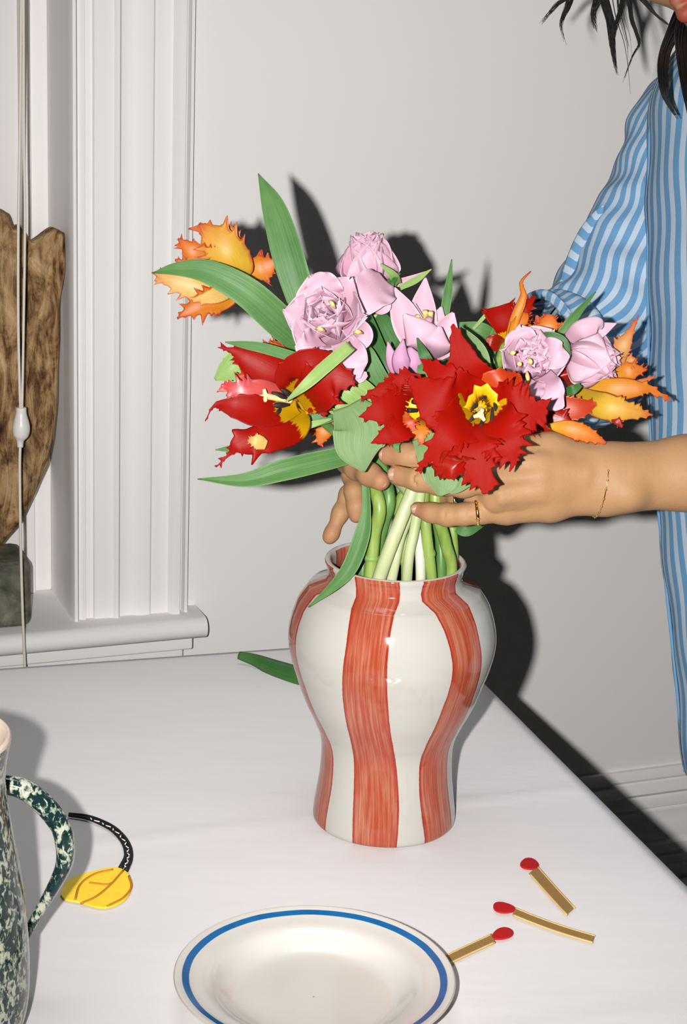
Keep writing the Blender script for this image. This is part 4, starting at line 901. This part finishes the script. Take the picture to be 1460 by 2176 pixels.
# ---- O: red tulip low on the right, behind the wrist
O_ = flower('parrot_tulip', 'red and orange parrot tulip lying low on the right just above the wrist', (1090, 895, 1.66), 4, via=[(1040, 930, 1.68), (940, 990, 1.69)])
pet(O_, [(1100, 895, 1.64), (1150, 888, 1.628), (1190, 895, 1.625), (1220, 905, 1.625)], [20, 34, 32, 22, 3], M_redo, fringe=.24, teeth=6, seed=61, cup=-.25)
pet(O_, [(1110, 880, 1.655), (1170, 870, 1.648), (1225, 868, 1.645), (1268, 858, 1.648)], [16, 26, 24, 5], M_dkor, fringe=.15, teeth=5, seed=62, cup=.2)
pet(O_, [(1165, 905, 1.60), (1205, 910, 1.593), (1245, 922, 1.592), (1288, 942, 1.595)], [5, 18, 18, 3], M_oran, fringe=.2, teeth=6, seed=63, cup=-.3, start=.5)
pet(O_, [(1105, 870, 1.64), (1145, 865, 1.63), (1170, 872, 1.63)], [20, 26, 10], M_red, fringe=.2, teeth=5, seed=64, cup=.2)
lf(O_, [(960, 1112, 1.70), (990, 1128, 1.695), (1028, 1114, 1.70)], [9, 12, 4], M_leafd)

# ---- Q: orange tulip hanging at the back left
Q_ = flower('parrot_tulip', 'little orange parrot tulip hanging at the back left below the red one', (720, 900, 1.735), 2, via=[(760, 930, 1.735), (820, 1000, 1.71)])
pet(Q_, [(712, 896, 1.73), (690, 915, 1.725), (678, 946, 1.728)], [10, 18, 18, 6], M_oran, fringe=.4, teeth=7, seed=71, cup=-.3)
pet(Q_, [(705, 905, 1.735), (670, 912, 1.735), (645, 918, 1.737)], [8, 12, 10, 3], M_dkor, fringe=.35, teeth=6, seed=72, cup=.3)
lf(Q_, [(777, 1020, 1.648), (779, 1085, 1.646), (770, 1138, 1.646), (745, 1203, 1.648), (712, 1242, 1.652), (655, 1290, 1.664)], [8, 10, 17, 17, 11, 1], M_leaf, cup=.35, tilt=[-20, 10], ridge=.1)
# broad leaves filling the heart of the bunch
for o, pts, hw_, mt in ((D_, [(900, 920, 1.69), (930, 820, 1.685), (960, 720, 1.70)], [30, 50, 20, 3], M_leafd), (L, [(980, 940, 1.70), (1040, 850, 1.69), (1060, 760, 1.70)], [30, 50, 36, 5], M_leafd),
                        (C_, [(830, 960, 1.69), (770, 890, 1.675), (735, 800, 1.69)], [36, 50, 30, 5], M_leaf), (N_, [(1010, 960, 1.705), (1120, 860, 1.70), (1200, 770, 1.705)], [26, 36, 26, 4], M_leafd),
                        (B, [(850, 930, 1.71), (840, 830, 1.705), (860, 700, 1.72)], [30, 46, 30, 4], M_leafd)):
    lf(o, pts, hw_, mt)

# cut leaf on the cloth behind the vase
cutl = blade('cut_leaf', [tuple(on_z(506, 1392, ZT + .012)), tuple(on_z(545, 1404, ZT + .010)), tuple(on_z(590, 1424, ZT + .009)), tuple(on_z(640, 1441, ZT + .009)), tuple(on_z(690, 1452, ZT + .009))], [8, 13, 20, 20, 3], M_leafd, None, cup=-.5, world=True, thick=.001)
tag(cutl, 'loose cut green leaf lying on the cloth behind the vase', 'leaf')
# ================================================================== the person
t = NT('skin', .56, .22); co = t.coord(); SK = lin((222, 172, 124))
n = t.noise(co, 34, 4, .6); n2 = t.noise(co, 420, 2)
c = t.mix(n, SK * np.array([.84, .80, .76]), SK * np.array([.98, .97, .95]))
c = t.mix(t.math('MULTIPLY', t.attr('tip'), .45), c, lin((224, 146, 116)) * .9); c = t.mix(t.attr('lip'), c, lin((205, 96, 78)))
t.color(c, .43); t.bump(t.math('ADD', n2, t.math('MULTIPLY', t.noise(t.mapping(co, (120, 40, 160)), 1.0, 3), 1.2)), .16, .0012); M_skin = t.m
M_nail = plain('fingernail', lin((228, 172, 144)) * .40, .4, .25, nscale=60)
M_goldr = plain('polished_gold', (.83, .58, .20), .18, .5, 1.0)
M_stone_gap = plain('gap_shade_black', (.01, .01, .012), .08, .6)
M_hair = NT('black_hair', .5, .22); M_hair.color(M_hair.mix(M_hair.noise(M_hair.coord(), 90, 2), (.003, .003, .003), (.010, .008, .006))); M_hair = M_hair.m
person = thing('person', 'person in a blue and white striped shirt leaning in to arrange the tulips', 'person', (.50, 1.86, 0))
def pr_(px, py, k, r): return (P(px, py, k), r * k / FPX)

# ---- left hand and forearm (nearest the viewer)
def hand_L():
    fL = Field((.0, 1.40, .96), (.56, 1.72, 1.20), .00125)
    Pm = fL
    for pts in ([(1990, 960, 1.70, 112), (1760, 985, 1.65, 104), (1460, 1005, 1.622, 60), (1330, 1012, 1.613, 50), (1285, 1018, 1.611, 46)],
                [(1760, 970, 1.652, 88), (1460, 986, 1.622, 52), (1290, 983, 1.612, 36)], [(1760, 1000, 1.652, 88), (1460, 1024, 1.622, 52), (1290, 1056, 1.612, 35)],
                [(1290, 985, 1.612, 37), (1170, 958, 1.610, 33), (1062, 955, 1.604, 29)], [(1290, 1008, 1.609, 34), (1170, 1000, 1.603, 31), (1048, 1012, 1.598, 28)],
                [(1290, 1036, 1.610, 33), (1170, 1044, 1.604, 29), (1058, 1058, 1.601, 26)], [(1285, 1058, 1.613, 30), (1170, 1076, 1.611, 27), (1078, 1084, 1.613, 26)]):
        Pm.chain([pr_(*q) for q in pts], .014)
    # tendons, knuckles, wrist bone
    for pts in ([(1240, 1000, 1.598, 11), (1150, 985, 1.592, 9), (1066, 968, 1.590, 9)], [(1240, 1010, 1.597, 10), (1150, 1015, 1.590, 9), (1060, 1018, 1.586, 9)], [(1235, 1030, 1.599, 9), (1150, 1045, 1.593, 8), (1068, 1060, 1.590, 8)]):
        Pm.chain([pr_(*q) for q in pts], .012)
    Pm.ell(P(1335, 1052, 1.600), (.013, .012, .012), k=.014)
    F_ = []
    fin = {'index': [(1110, 957, 1.606, 30), (1055, 958, 1.602, 29), (1005, 961, 1.603, 27), (955, 966, 1.606, 27), (905, 970, 1.613, 25.5), (865, 970, 1.620, 26), (826, 967, 1.628, 22)],
           'middle': [(1100, 1012, 1.600, 29), (1045, 1018, 1.596, 28), (985, 1030, 1.598, 26), (935, 1025, 1.604, 26.5), (890, 1018, 1.611, 25), (845, 1009, 1.621, 22)],
           'ring': [(1100, 1054, 1.604, 27), (1050, 1062, 1.604, 25), (1010, 1063, 1.618, 22), (975, 1060, 1.640, 21), (945, 1058, 1.665, 19)],
           'pinky': [(1120, 1080, 1.613, 27), (1075, 1086, 1.612, 26), (1020, 1088, 1.610, 24), (985, 1093, 1.611, 22), (950, 1094, 1.616, 23), (915, 1089, 1.622, 19.5), (888, 1082, 1.629, 16)]}
    for nm, pts in fin.items():
        f = Pm.copy(); f.chain([pr_(*q) for q in pts], .006); F_.append(f)
    f = Pm.copy(); f.chain([pr_(*q) for q in ((1250, 985, 1.625, 36), (1160, 952, 1.650, 33), (1080, 938, 1.690, 25), (1010, 940, 1.715, 21))], .012); F_.append(f)
    out = F_[0]
    for g in F_[1:]: out.merge(g)
    # knuckle creases
    for (a, b, k) in ((955, 966, 1.596), (940, 1024, 1.593), (985, 1092, 1.601), (880, 970, 1.606), (880, 1016, 1.602), (940, 1093, 1.606)):
        q = P(a, b, k)
        for dx in (-5, 0, 5): out.caps(P(a + dx, b - 15, k - .0005), P(a + dx, b + 15, k - .0005), .0006, .0006, .0015, sub=True)
    return out.poly()
def hand_R():
    fR = Field((-.06, 1.53, .98), (.36, 2.02, 1.24), .00135)
    for pts in ([(1400, 700, 1.99, 60), (1250, 780, 1.92, 56), (1080, 870, 1.83, 46), (960, 930, 1.785, 36)], [(980, 940, 1.785, 30), (940, 955, 1.785, 34), (860, 960, 1.772, 34), (790, 965, 1.752, 27)],
                [(980, 930, 1.785, 30), (930, 925, 1.780, 32), (860, 935, 1.768, 32), (795, 940, 1.752, 24)], [(960, 960, 1.785, 30), (870, 985, 1.772, 32), (790, 1000, 1.755, 24)]):
        fR.chain([pr_(*q) for q in pts], .014)
    F_ = []
    for pts in ([(800, 950, 1.755, 25), (760, 965, 1.735, 24), (738, 980, 1.705, 23), (757, 995, 1.668, 23), (785, 1008, 1.646, 23), (808, 1022, 1.636, 21)],
                [(795, 985, 1.755, 23), (765, 995, 1.735, 21), (748, 1010, 1.708, 19.5), (752, 1045, 1.692, 18.5), (757, 1075, 1.688, 18), (757, 1096, 1.688, 15.5)],
                [(795, 1008, 1.757, 22), (765, 1025, 1.74, 18.5), (740, 1050, 1.722, 17), (724, 1090, 1.715, 16.5), (705, 1134, 1.712, 14), (700, 1143, 1.712, 13)],
                [(800, 940, 1.755, 22), (750, 920, 1.715, 19), (722, 902, 1.685, 18), (714, 890, 1.672, 15)]):
        f = fR.copy(); f.chain([pr_(*q) for q in pts], .007); F_.append(f)
    out = F_[0]
    for g in F_[1:]: out.merge(g)
    return out.poly()
TIPS = [(818, 966, 1.625), (838, 1008, 1.62), (884, 1082, 1.628), (812, 1022, 1.636), (757, 1096, 1.688), (700, 1142, 1.712)]

# ---- head: turned to the left, bowed over the flowers
KH = 1.85
yaw, bow = math.radians(24), math.radians(27)
hf = norm(math.cos(yaw) * (-math.cos(bow) * CR - math.sin(bow) * CU) - math.sin(yaw) * CF)
hu = norm(-math.sin(bow) * CR + math.cos(bow) * CU); hu = norm(hu - hf * (hu @ hf)); hs = np.cross(hf, hu)
lipc = P(1449, 13, KH - .02); hc = lipc - .088 * hf + .066 * hu
def H_(f, s, u): return hc + f * hf + s * hs + u * hu
def head():
    lo, hi = hc - .17, hc + .17; lo[2] -= .12; hi[0] += .10
    h = Field(lo, hi, .002); ax = np.array([hf, hs, hu])
    h.ell(H_(-.015, 0, .045), (.098, .074, .088), ax, .01); h.ell(H_(.015, 0, -.03), (.070, .060, .085), ax, .03)
    h.ell(H_(.052, 0, -.088), (.026, .028, .022), ax, .03)
    h.caps(H_(.088, 0, .012), H_(.112, 0, -.026), .009, .0115, .012); 
    for s in (-1, 1):
        h.ell(H_(.106, s * .011, -.029), (.009, .0075, .0065), ax, .008)
        h.ell(H_(.082, s * .033, .010), (.016, .016, .012), ax, .012, sub=True)
        h.ell(H_(.062, s * .040, -.022), (.026, .020, .022), ax, .03)
        h.caps(H_(.075, s * .012, .030), H_(.068, s * .045, .028), .009, .007, .014)
        h.ell(H_(-.018, s * .074, -.005), (.020, .008, .032), ax, .006)
        h.caps(H_(.0905, 0, -.0585), H_(.074, s * .0245, -.0665), .0062, .0030, .005)
        h.caps(H_(.0885, 0, -.0745), H_(.073, s * .0235, -.0685), .0078, .0032, .005)
    h.caps(H_(.100, -.02, -.0665), H_(.100, .02, -.0665), .0014, .0014, .003, sub=True)
    h.caps(H_(-.030, 0, -.045), P(1640, 190, 1.93), .050, .056, .03)
    return h.poly()
# ---- trunk under the clothes
def trunk():
    b = Field((.22, 1.60, .72), (.78, 2.16, 1.56), .005)
    b.caps((.49, 1.88, .80), (.475, 1.88, 1.06), .105, .095, .05); b.caps((.475, 1.88, 1.06), (.455, 1.88, 1.32), .095, .105, .05)
    b.caps((.44, 1.78, 1.37), (.43, 1.97, 1.37), .055, .055, .05); b.caps((.44, 1.88, 1.36), P(1620, 130, 1.92), .06, .05, .04)
    b.caps((.44, 1.98, 1.36), P(1330, 620, 1.97), .048, .042, .03); b.caps(P(1330, 620, 1.97), P(1290, 740, 1.95), .042, .036, .02)
    b.caps((.44, 1.77, 1.36), P(1960, 900, 1.72), .048, .046, .03)
    return b.poly()
Vb, Fb, At, Al = [], [], [], []; base = 0
for fn, kind in ((hand_L, 0), (hand_R, 0), (head, 1), (trunk, 2)):
    v, q = fn(); Vb.append(v); Fb.append(q + base); base += len(v)
    tp = np.zeros(len(v)); lp = np.zeros(len(v))
    if kind == 0:
        for q_ in TIPS: tp = np.maximum(tp, np.clip(1.3 - np.linalg.norm(v - P(*q_), axis=1) / .018, 0, 1))
    if kind == 1:
        for s in (-1, 1):
            for a, b_, r in ((H_(.0905, 0, -.0580), H_(.074, s * .0245, -.0665), .0085), (H_(.0885, 0, -.0750), H_(.073, s * .0235, -.0685), .0105)):
                ab = b_ - a; tt = np.clip((v - a) @ ab / (ab @ ab), 0, 1); d = np.linalg.norm(v - a - tt[:, None] * ab, axis=1); lp = np.maximum(lp, np.clip((r * (1 - .45 * tt) - d) / .0015, 0, 1))
    At.append(tp); Al.append(lp)
body = recalc(mesh('body', np.vstack(Vb), np.vstack(Fb), M_skin, person, attrs={'tip': np.concatenate(At), 'lip': np.concatenate(Al)}))
M_eye = plain('eye_white', (.75, .72, .68), .2, .5)
for s in (-1, 1):
    V, F, U = tube_vf([H_(.0685, s * .033, .008), H_(.080, s * .033, .008)], [.012, .004], 16, 8); mesh('eye', V, F, M_eye, person)
# nails
def nail(px, py, k, L, Wd, ang, face=None):
    c = P(px, py, k); u = math.cos(ang) * CR - math.sin(ang) * CU; nrm = norm((CC - c) + (np.array(face) if face is not None else 0)); u = norm(u - nrm * (u @ nrm)); v = np.cross(nrm, u)
    V = []; n, m = 9, 9; L, Wd = L * k / FPX, Wd * k / FPX
    for i in range(n):
        a = -1 + 2 * i / (n - 1)
        for j in range(m):
            b = -1 + 2 * j / (m - 1); ww = Wd * math.sqrt(max(0, 1 - .55 * a ** 4)); V.append(c + u * L * a * (1 - .12 * b * b) + v * ww * b - nrm * (Wd * .40 * b * b + L * .10 * a * a))
    mesh('fingernail', V, grid_faces(n, m), M_nail, person, solid=.0006)
nail(817, 966, 1.6215, 12, 14, math.pi)
nail(837, 1008, 1.6130, 13, 14, math.pi - .15)
nail(882, 1081, 1.6225, 9, 10, math.pi - .25)
nail(812, 1026, 1.6290, 10, 11, .6)
# jewellery
def ring(c, ax, r, rt, beads=0, name='ring', squash=1.0, e1=None):
    ax = norm(ax); e1 = norm(np.cross(ax, CF)) if e1 is None else e1; e2 = np.cross(ax, e1)
    pts = [c + r * (math.cos(q) * e1 + squash * math.sin(q) * e2) for q in np.linspace(0, 2 * math.pi, 33)]
    lst = [(pts, [rt] * 33)]
    for i in range(beads):
        q = 2 * math.pi * i / beads; b = c + (r + rt * .4) * (math.cos(q) * e1 + squash * math.sin(q) * e2); lst.append(([b - e1 * .0008, b, b + e1 * .0008], [rt * .7, rt * 1.5, rt * .7]))
    return tubes(name, lst, M_goldr, person, 10, None)
ring(P(1013, 1089, 1.610), P(1030, 1088, 1.611) - P(995, 1091, 1.611), 25.5 / FPX * 1.61, .0018, 9)
ring(P(985, 1061, 1.634), P(1005, 1062, 1.62) - P(965, 1060, 1.648), 22.5 / FPX * 1.63, .0014, 0)
gs = P(978, 1058, 1.618); V, F, U = tube_vf([gs - CU * .006, gs, gs + CU * .006], [.002, .0055, .002], 14, 14); mesh('finger_gap_shade', V, F, M_stone_gap, person)  # black bead stands in for the shaded gap between the fingers
tube('ring', [P(832, 988, 1.626), P(850, 990, 1.610), P(872, 994, 1.602), P(896, 998, 1.600)], [.0009] * 4, M_goldr, person, 8)
bx = norm(P(1460, 1005, 1.622) - P(1285, 1018, 1.611)); bc = P(1274, 1021, 1.612); be = norm(CU * .995 + CR * .05)
pts = []
for q in np.linspace(0, 2 * math.pi, 49): pts.append(bc + be * (78 / FPX * 1.61) * math.cos(q) + np.cross(bx, be) * (.0245) * math.sin(q) + CR * .0025 * math.cos(q))
lst = [(pts, [.00055] * 49)] + [([pts[i] - be * .0011, pts[i], pts[i] + be * .0011], [.0005, .0013, .0005]) for i in range(0, 48, 2)]
tubes('bracelet', lst, M_goldr, person, 6)

# ---- shirt: wide, striped lengthwise
t = NT('striped_shirting', .8, .15); s = t.attr('stripe'); fr = t.math('FRACT', s)
wv = t.math('ABSOLUTE', t.math('SUBTRACT', fr, .5)); k = t.smooth(wv, .255, .285)
BL, WH = lin((104, 152, 192)) * .78, lin((190, 206, 222)) * .72
n = t.noise(t.coord(), 700, 2); t.color(t.mix(k, t.mix(n, BL * .88, BL * 1.1), t.mix(n, WH * .93, WH * 1.05)), .86); t.bump(n, .2, .0004); M_shirt = t.m
STR = .0142
def loft(name, path, radii, parent, seg=72, n=70, squash=1.0, wr=.0022, seed=0, fold=None, open_end=True, stripe_scale=1.0, up=None, ringmod=None):
    c = spline(np.array(path), n); r = spline(np.array(radii), n)[:, 0]; T = np.gradient(c, axis=0); T /= np.linalg.norm(T, axis=1)[:, None]
    N = norm(np.cross(T[0], up if up is not None else CF)); V, A = [], []; L = np.concatenate([[0], np.cumsum(np.linalg.norm(np.diff(c, axis=0), axis=1))]); rm = r.mean()
    for i in range(n):
        N = norm(N - T[i] * (N @ T[i])); B = np.cross(T[i], N); t_ = i / (n - 1)
        for j in range(seg):
            a = 2 * math.pi * j / seg; x = L[i]
            d = wr * (math.sin(x * 55 + 2 * a + seed) * math.sin(3 * a + seed) + .7 * math.sin(x * 120 - 3 * a + 2 * seed) * math.sin(2 * a + x * 20) + .5 * math.sin(5 * a + x * 30 + seed))
            if ringmod: d += ringmod(t_, a)
            V.append(c[i] + (r[i] + d) * (math.cos(a) * N + squash * math.sin(a) * B))
            sv = a * rm / STR * stripe_scale + .35 * math.sin(x * 22 + seed) + .2 * math.sin(x * 60 + 2 * a)
            A.append(sv)
    V = np.array(V); F = grid_faces(n, seg, True)
    # split the closing column so that the stripes do not smear there
    A = np.array(A); A2 = np.where(np.tile(np.arange(seg), n) == 0, 0, 0)
    Vd = np.vstack([V, V.reshape(n, seg, 3)[:, 0]]); Ad = np.concatenate([A, A.reshape(n, seg)[:, 0] + 2 * math.pi * rm / STR * stripe_scale])
    F2 = [[(n * seg + f[0] // seg if False else v) for v in f] for f in F]
    for i in range(n - 1):
        f = F2[i * seg + seg - 1]; f[1] = n * seg + i; f[2] = n * seg + i + 1
    return Vd, F2, Ad, (c, T, L)
shirt = bpy.data.objects.new('shirt', None); COL.objects.link(shirt); shirt.location = (.46, 1.88, .8); attach(shirt, person); shirt.empty_display_size = .05
# torso rings follow the front edge of the shirt
rows = [(95, 1452, .060, .075), (125, 1428, .075, .105), (165, 1402, .095, .135), (210, 1388, .108, .150), (270, 1382, .115, .155), (400, 1379, .120, .155), (600, 1378, .122, .155), (800, 1380, .124, .155), (950, 1386, .126, .155), (1100, 1402, .130, .157), (1250, 1417, .134, .160), (1400, 1433, .138, .160), (1530, 1446, .142, .162), (1610, 1454, .144, .163), (1640, 1457, .145, .163)]
KT = 1.885; seg = 120; V, A = [], []
R_ = spline(np.array([(y, x, a, b) for y, x, a, b in rows], float), 110)
for i, (y, x, a, b) in enumerate(R_):
    e = P(x, y, KT); cx, cy, cz = e[0] + a, e[1] + .0, e[2]
    for j in range(seg + 1):
        th = math.pi + 2 * math.pi * j / seg      # j=0 at the left edge, runs over the side facing the viewer
        d = .0016 * math.sin(cz * 30 + 3 * th) * math.sin(2 * th + cz * 9) + .0011 * math.sin(cz * 70 - 5 * th)
        ang = 2 * math.pi * j / seg
        if j in (0, seg): d += .0000
        V.append((cx + (a + d) * math.cos(th), cy + (b + d) * math.sin(th), cz + .02 * (1 - math.cos(th)) * 0))
        A.append(ang * .150 / STR * .70 + .06 * math.sin(cz * 25 + th * 3) + .5)
mesh('shirt_body', V, grid_faces(len(R_), seg + 1), M_shirt, shirt, attrs={'stripe': A}, solid=.0012)
# front edge band
tube('placket', [P(x - 1, y, KT - .001) for y, x, a, b in rows[4:]], [.0018] * len(rows[4:]), plain('blue_hem', BL * .8, .8, .2), shirt, 8, 80)
# right sleeve (further from the viewer) down to the rolled cuff behind the flowers
path = [P(1490, 165, 1.95), P(1468, 232, 1.955), P(1441, 335, 1.96), P(1400, 455, 1.965), P(1338, 590, 1.96), P(1292, 700, 1.945), P(1238, 770, 1.925), P(1165, 775, 1.905)]
rr = [.034, .053, .061, .064, .070, .070, .069, .066]
Vd, F2, Ad, info = loft('sleeve', path, rr, shirt, seg=110, n=130, wr=.0030, seed=2, stripe_scale=1.2)
c_, T_, L_ = info
# underside of the sleeve: cloth on the cross, set off by a fold
th_ = np.arctan2((Vd - c_[np.concatenate([np.repeat(np.arange(130), 110), np.arange(130)])]) @ CU, (Vd - c_[np.concatenate([np.repeat(np.arange(130), 110), np.arange(130)])]) @ CR)
ii = np.concatenate([np.repeat(np.arange(130), 110), np.arange(130)])
mesh('sleeve', Vd, F2, M_shirt, shirt, attrs={'stripe': Ad}, solid=.0012)
cu = [P(1200, 778, 1.915), P(1170, 777, 1.905), P(1146, 776, 1.898), P(1140, 776, 1.896)]
Vd, F2, Ad, _ = loft('cuff', cu, [.074, .0765, .0745, .066], shirt, seg=90, n=40, wr=.0036, seed=5, ringmod=lambda q, a: .004 * math.sin(q * 9.4))
mesh('cuff', Vd, F2, M_shirt, shirt, attrs={'stripe': Ad}, solid=.0012)
# elbow flap seen outside the sleeve line
pts = [(1266, 432), (1240, 478), (1216, 530), (1200, 585), (1190, 640), (1200, 690)]
blade('sleeve_fold', [(a + 16, b + 4, 1.925) for a, b in pts], [3, 18, 22, 25, 26, 14], M_shirt, shirt, cup=-.35, tilt=-10, thick=.0012, n=50, m=15)
_o = shirt.children[-1]; nv = len(_o.data.vertices); at = _o.data.attributes.new('stripe', 'FLOAT', 'POINT')
at.data.foreach_set('value', np.array([(i // 15) / 49 * .125 / STR + .25 * abs(i % 15 - 7) / 7 for i in range(nv)], np.float32))
# left sleeve, mostly outside the picture
path = [P(1570, 185, 1.80), P(1640, 240, 1.78), P(1760, 420, 1.75), P(1880, 640, 1.72), P(1930, 800, 1.705)]
Vd, F2, Ad, _ = loft('sleeve', path, [.050, .062, .068, .070, .070], shirt, n=60, seed=7)
mesh('sleeve', Vd, F2, M_shirt, shirt, attrs={'stripe': Ad}, solid=.0012)
# collar
tube('collar', [P(1500, 120, 1.87), P(1530, 95, 1.84), P(1590, 85, 1.84), P(1660, 105, 1.88)], [.012, .016, .016, .012], M_shirt, shirt, 16, flat=.5)
# trousers and shoes
M_tr = plain('dark_trousers', (.02, .025, .035), .8, .2); M_sh = plain('black_leather', (.015, .015, .015), .4, .5)
tb = Field((.34, 1.62, .05), (.82, 2.16, .90), .006)
for yy in (1.80, 1.98): tb.chain([(np.array((.52, yy * .6 + .4 * 1.89, .84)), .100), (np.array((.56, yy, .50)), .080), (np.array((.57, yy, .07)), .066)], .03)
v, q = tb.poly(); recalc(mesh('trousers', v, q, M_tr, person))
sb = Field((.30, 1.66, -.01), (.72, 2.12, .13), .004)
for yy in (1.80, 1.98): sb.chain([(np.array((.58, yy, .042)), .04), (np.array((.50, yy - .01, .036)), .034), (np.array((.42, yy - .02, .030)), .028)], .02)
v, q = sb.poly(); v[:, 2] = np.maximum(v[:, 2], .0015); recalc(mesh('shoes', v, q, M_sh, person))

# ---- hair: cap and hanging locks
hr = bpy.data.objects.new('hair', None); COL.objects.link(hr); hr.location = tuple(hc); attach(hr, person); hr.empty_display_size = .05
capf = Field(hc - .16, hc + .16, .003); ax = np.array([hf, hs, hu])
capf.ell(H_(-.022, 0, .052), (.106, .084, .092), ax, .01); capf.ell(H_(-.065, 0, -.01), (.060, .075, .095), ax, .03)
capf.ell(H_(.12, 0, -.03), (.085, .062, .105), ax, .015, sub=True)
v, q = capf.poly(); recalc(mesh('hair_cap', v, q, M_hair, hr))
hrg = random.Random(11)
def lock(pts, wd, n=12, fr=1.0, k=1.86, seed=0):
    rg = random.Random(seed); lst = []
    n *= 4
    full = spline(np.array([(p + (k,))[:3] for p in pts], float), 40)
    for i in range(n):
        a = rg.uniform(-1, 1); b = rg.uniform(-1, 1); q = []; e = rg.uniform(.72, 1.0); ph = rg.uniform(0, 6)
        for j in range(9):
            f = j / 8; x, y, kz = full[int(round(f * e * 39))]; wj = np.interp(f * e, np.linspace(0, 1, len(wd)), wd)
            q.append(P(x + a * wj + fr * 2.0 * math.sin(j * 1.1 + ph) * f, y + fr * math.cos(j + ph), kz + b * wj / FPX * 1.4))
        r0 = rg.uniform(.00028, .00055); lst.append((q, [r0] * 6 + [r0 * .7, r0 * .45, .00012]))
    tubes('hair_lock', lst, M_hair, hr, 5, 26)
def root(x, y): return [(1440, -330), (0.5 * (1440 + x), -250 + .1 * y)]
lock([(1400, -380), (1300, -280), (1235, -60), (1212, -10), (1188, 6), (1166, 30), (1146, 55)], [16, 14, 12, 8, 5, 3, 1], 9, seed=1)
lock([(1405, -390), (1300, -260), (1225, -60), (1211, 0), (1198, 33), (1192, 56), (1202, 95)], [16, 12, 9, 7, 4, 2, 0], 9, seed=2)
lock([(1420, -380), (1330, -220), (1282, -60), (1285, 0), (1298, 48), (1300, 84), (1306, 130), (1312, 160)], [16, 14, 12, 9, 8, 6, 3, 0], 16, seed=3)
lock([(1425, -380), (1360, -220), (1326, -60), (1324, 0), (1314, 40), (1302, 84), (1305, 120)], [16, 10, 8, 5, 4, 3, 1], 9, seed=4)
lock([(1430, -370), (1370, -220), (1336, -40), (1338, 0), (1344, 48), (1359, 90), (1343, 120), (1324, 176)], [14, 10, 8, 5, 4, 2, 1, 0], 5, seed=5, fr=.5)
lock([(1430, -370), (1370, -150), (1352, -30), (1370, 2), (1392, 30), (1412, 46), (1424, 56)], [14, 10, 8, 6, 4, 3, 2], 8, seed=6, k=1.84)
lock([(1300, -120), (1270, 0), (1262, 40), (1268, 70)], [10, 8, 3, 1], 5, seed=12, fr=2)
lock([(1500, -300, 1.93), (1480, -60, 1.93), (1450, 30, 1.92), (1426, 80, 1.86), (1411, 120, 1.78), (1409, 165, 1.74), (1416, 210, 1.735), (1440, 252, 1.735)], [20, 18, 20, 14, 11, 10, 7, 2], 44, seed=7, k=1.735, fr=.5)
lock([(1520, -260, 1.93), (1490, -40, 1.93), (1458, 50, 1.90), (1452, 110, 1.79), (1464, 190, 1.725), (1480, 260, 1.72), (1500, 320, 1.72)], [22, 22, 22, 16, 15, 14, 4], 50, seed=8, k=1.72, fr=.5)
lock([(1540, -200, 1.93), (1510, 0, 1.92), (1486, 80, 1.83), (1492, 200, 1.725), (1512, 330, 1.72)], [24, 24, 24, 20, 4], 40, seed=9, k=1.73, fr=.5)
lock([(1440, -340), (1340, -120), (1310, -10), (1330, 90), (1340, 200)], [16, 20, 16, 10, 3], 2, seed=10, fr=1.5)
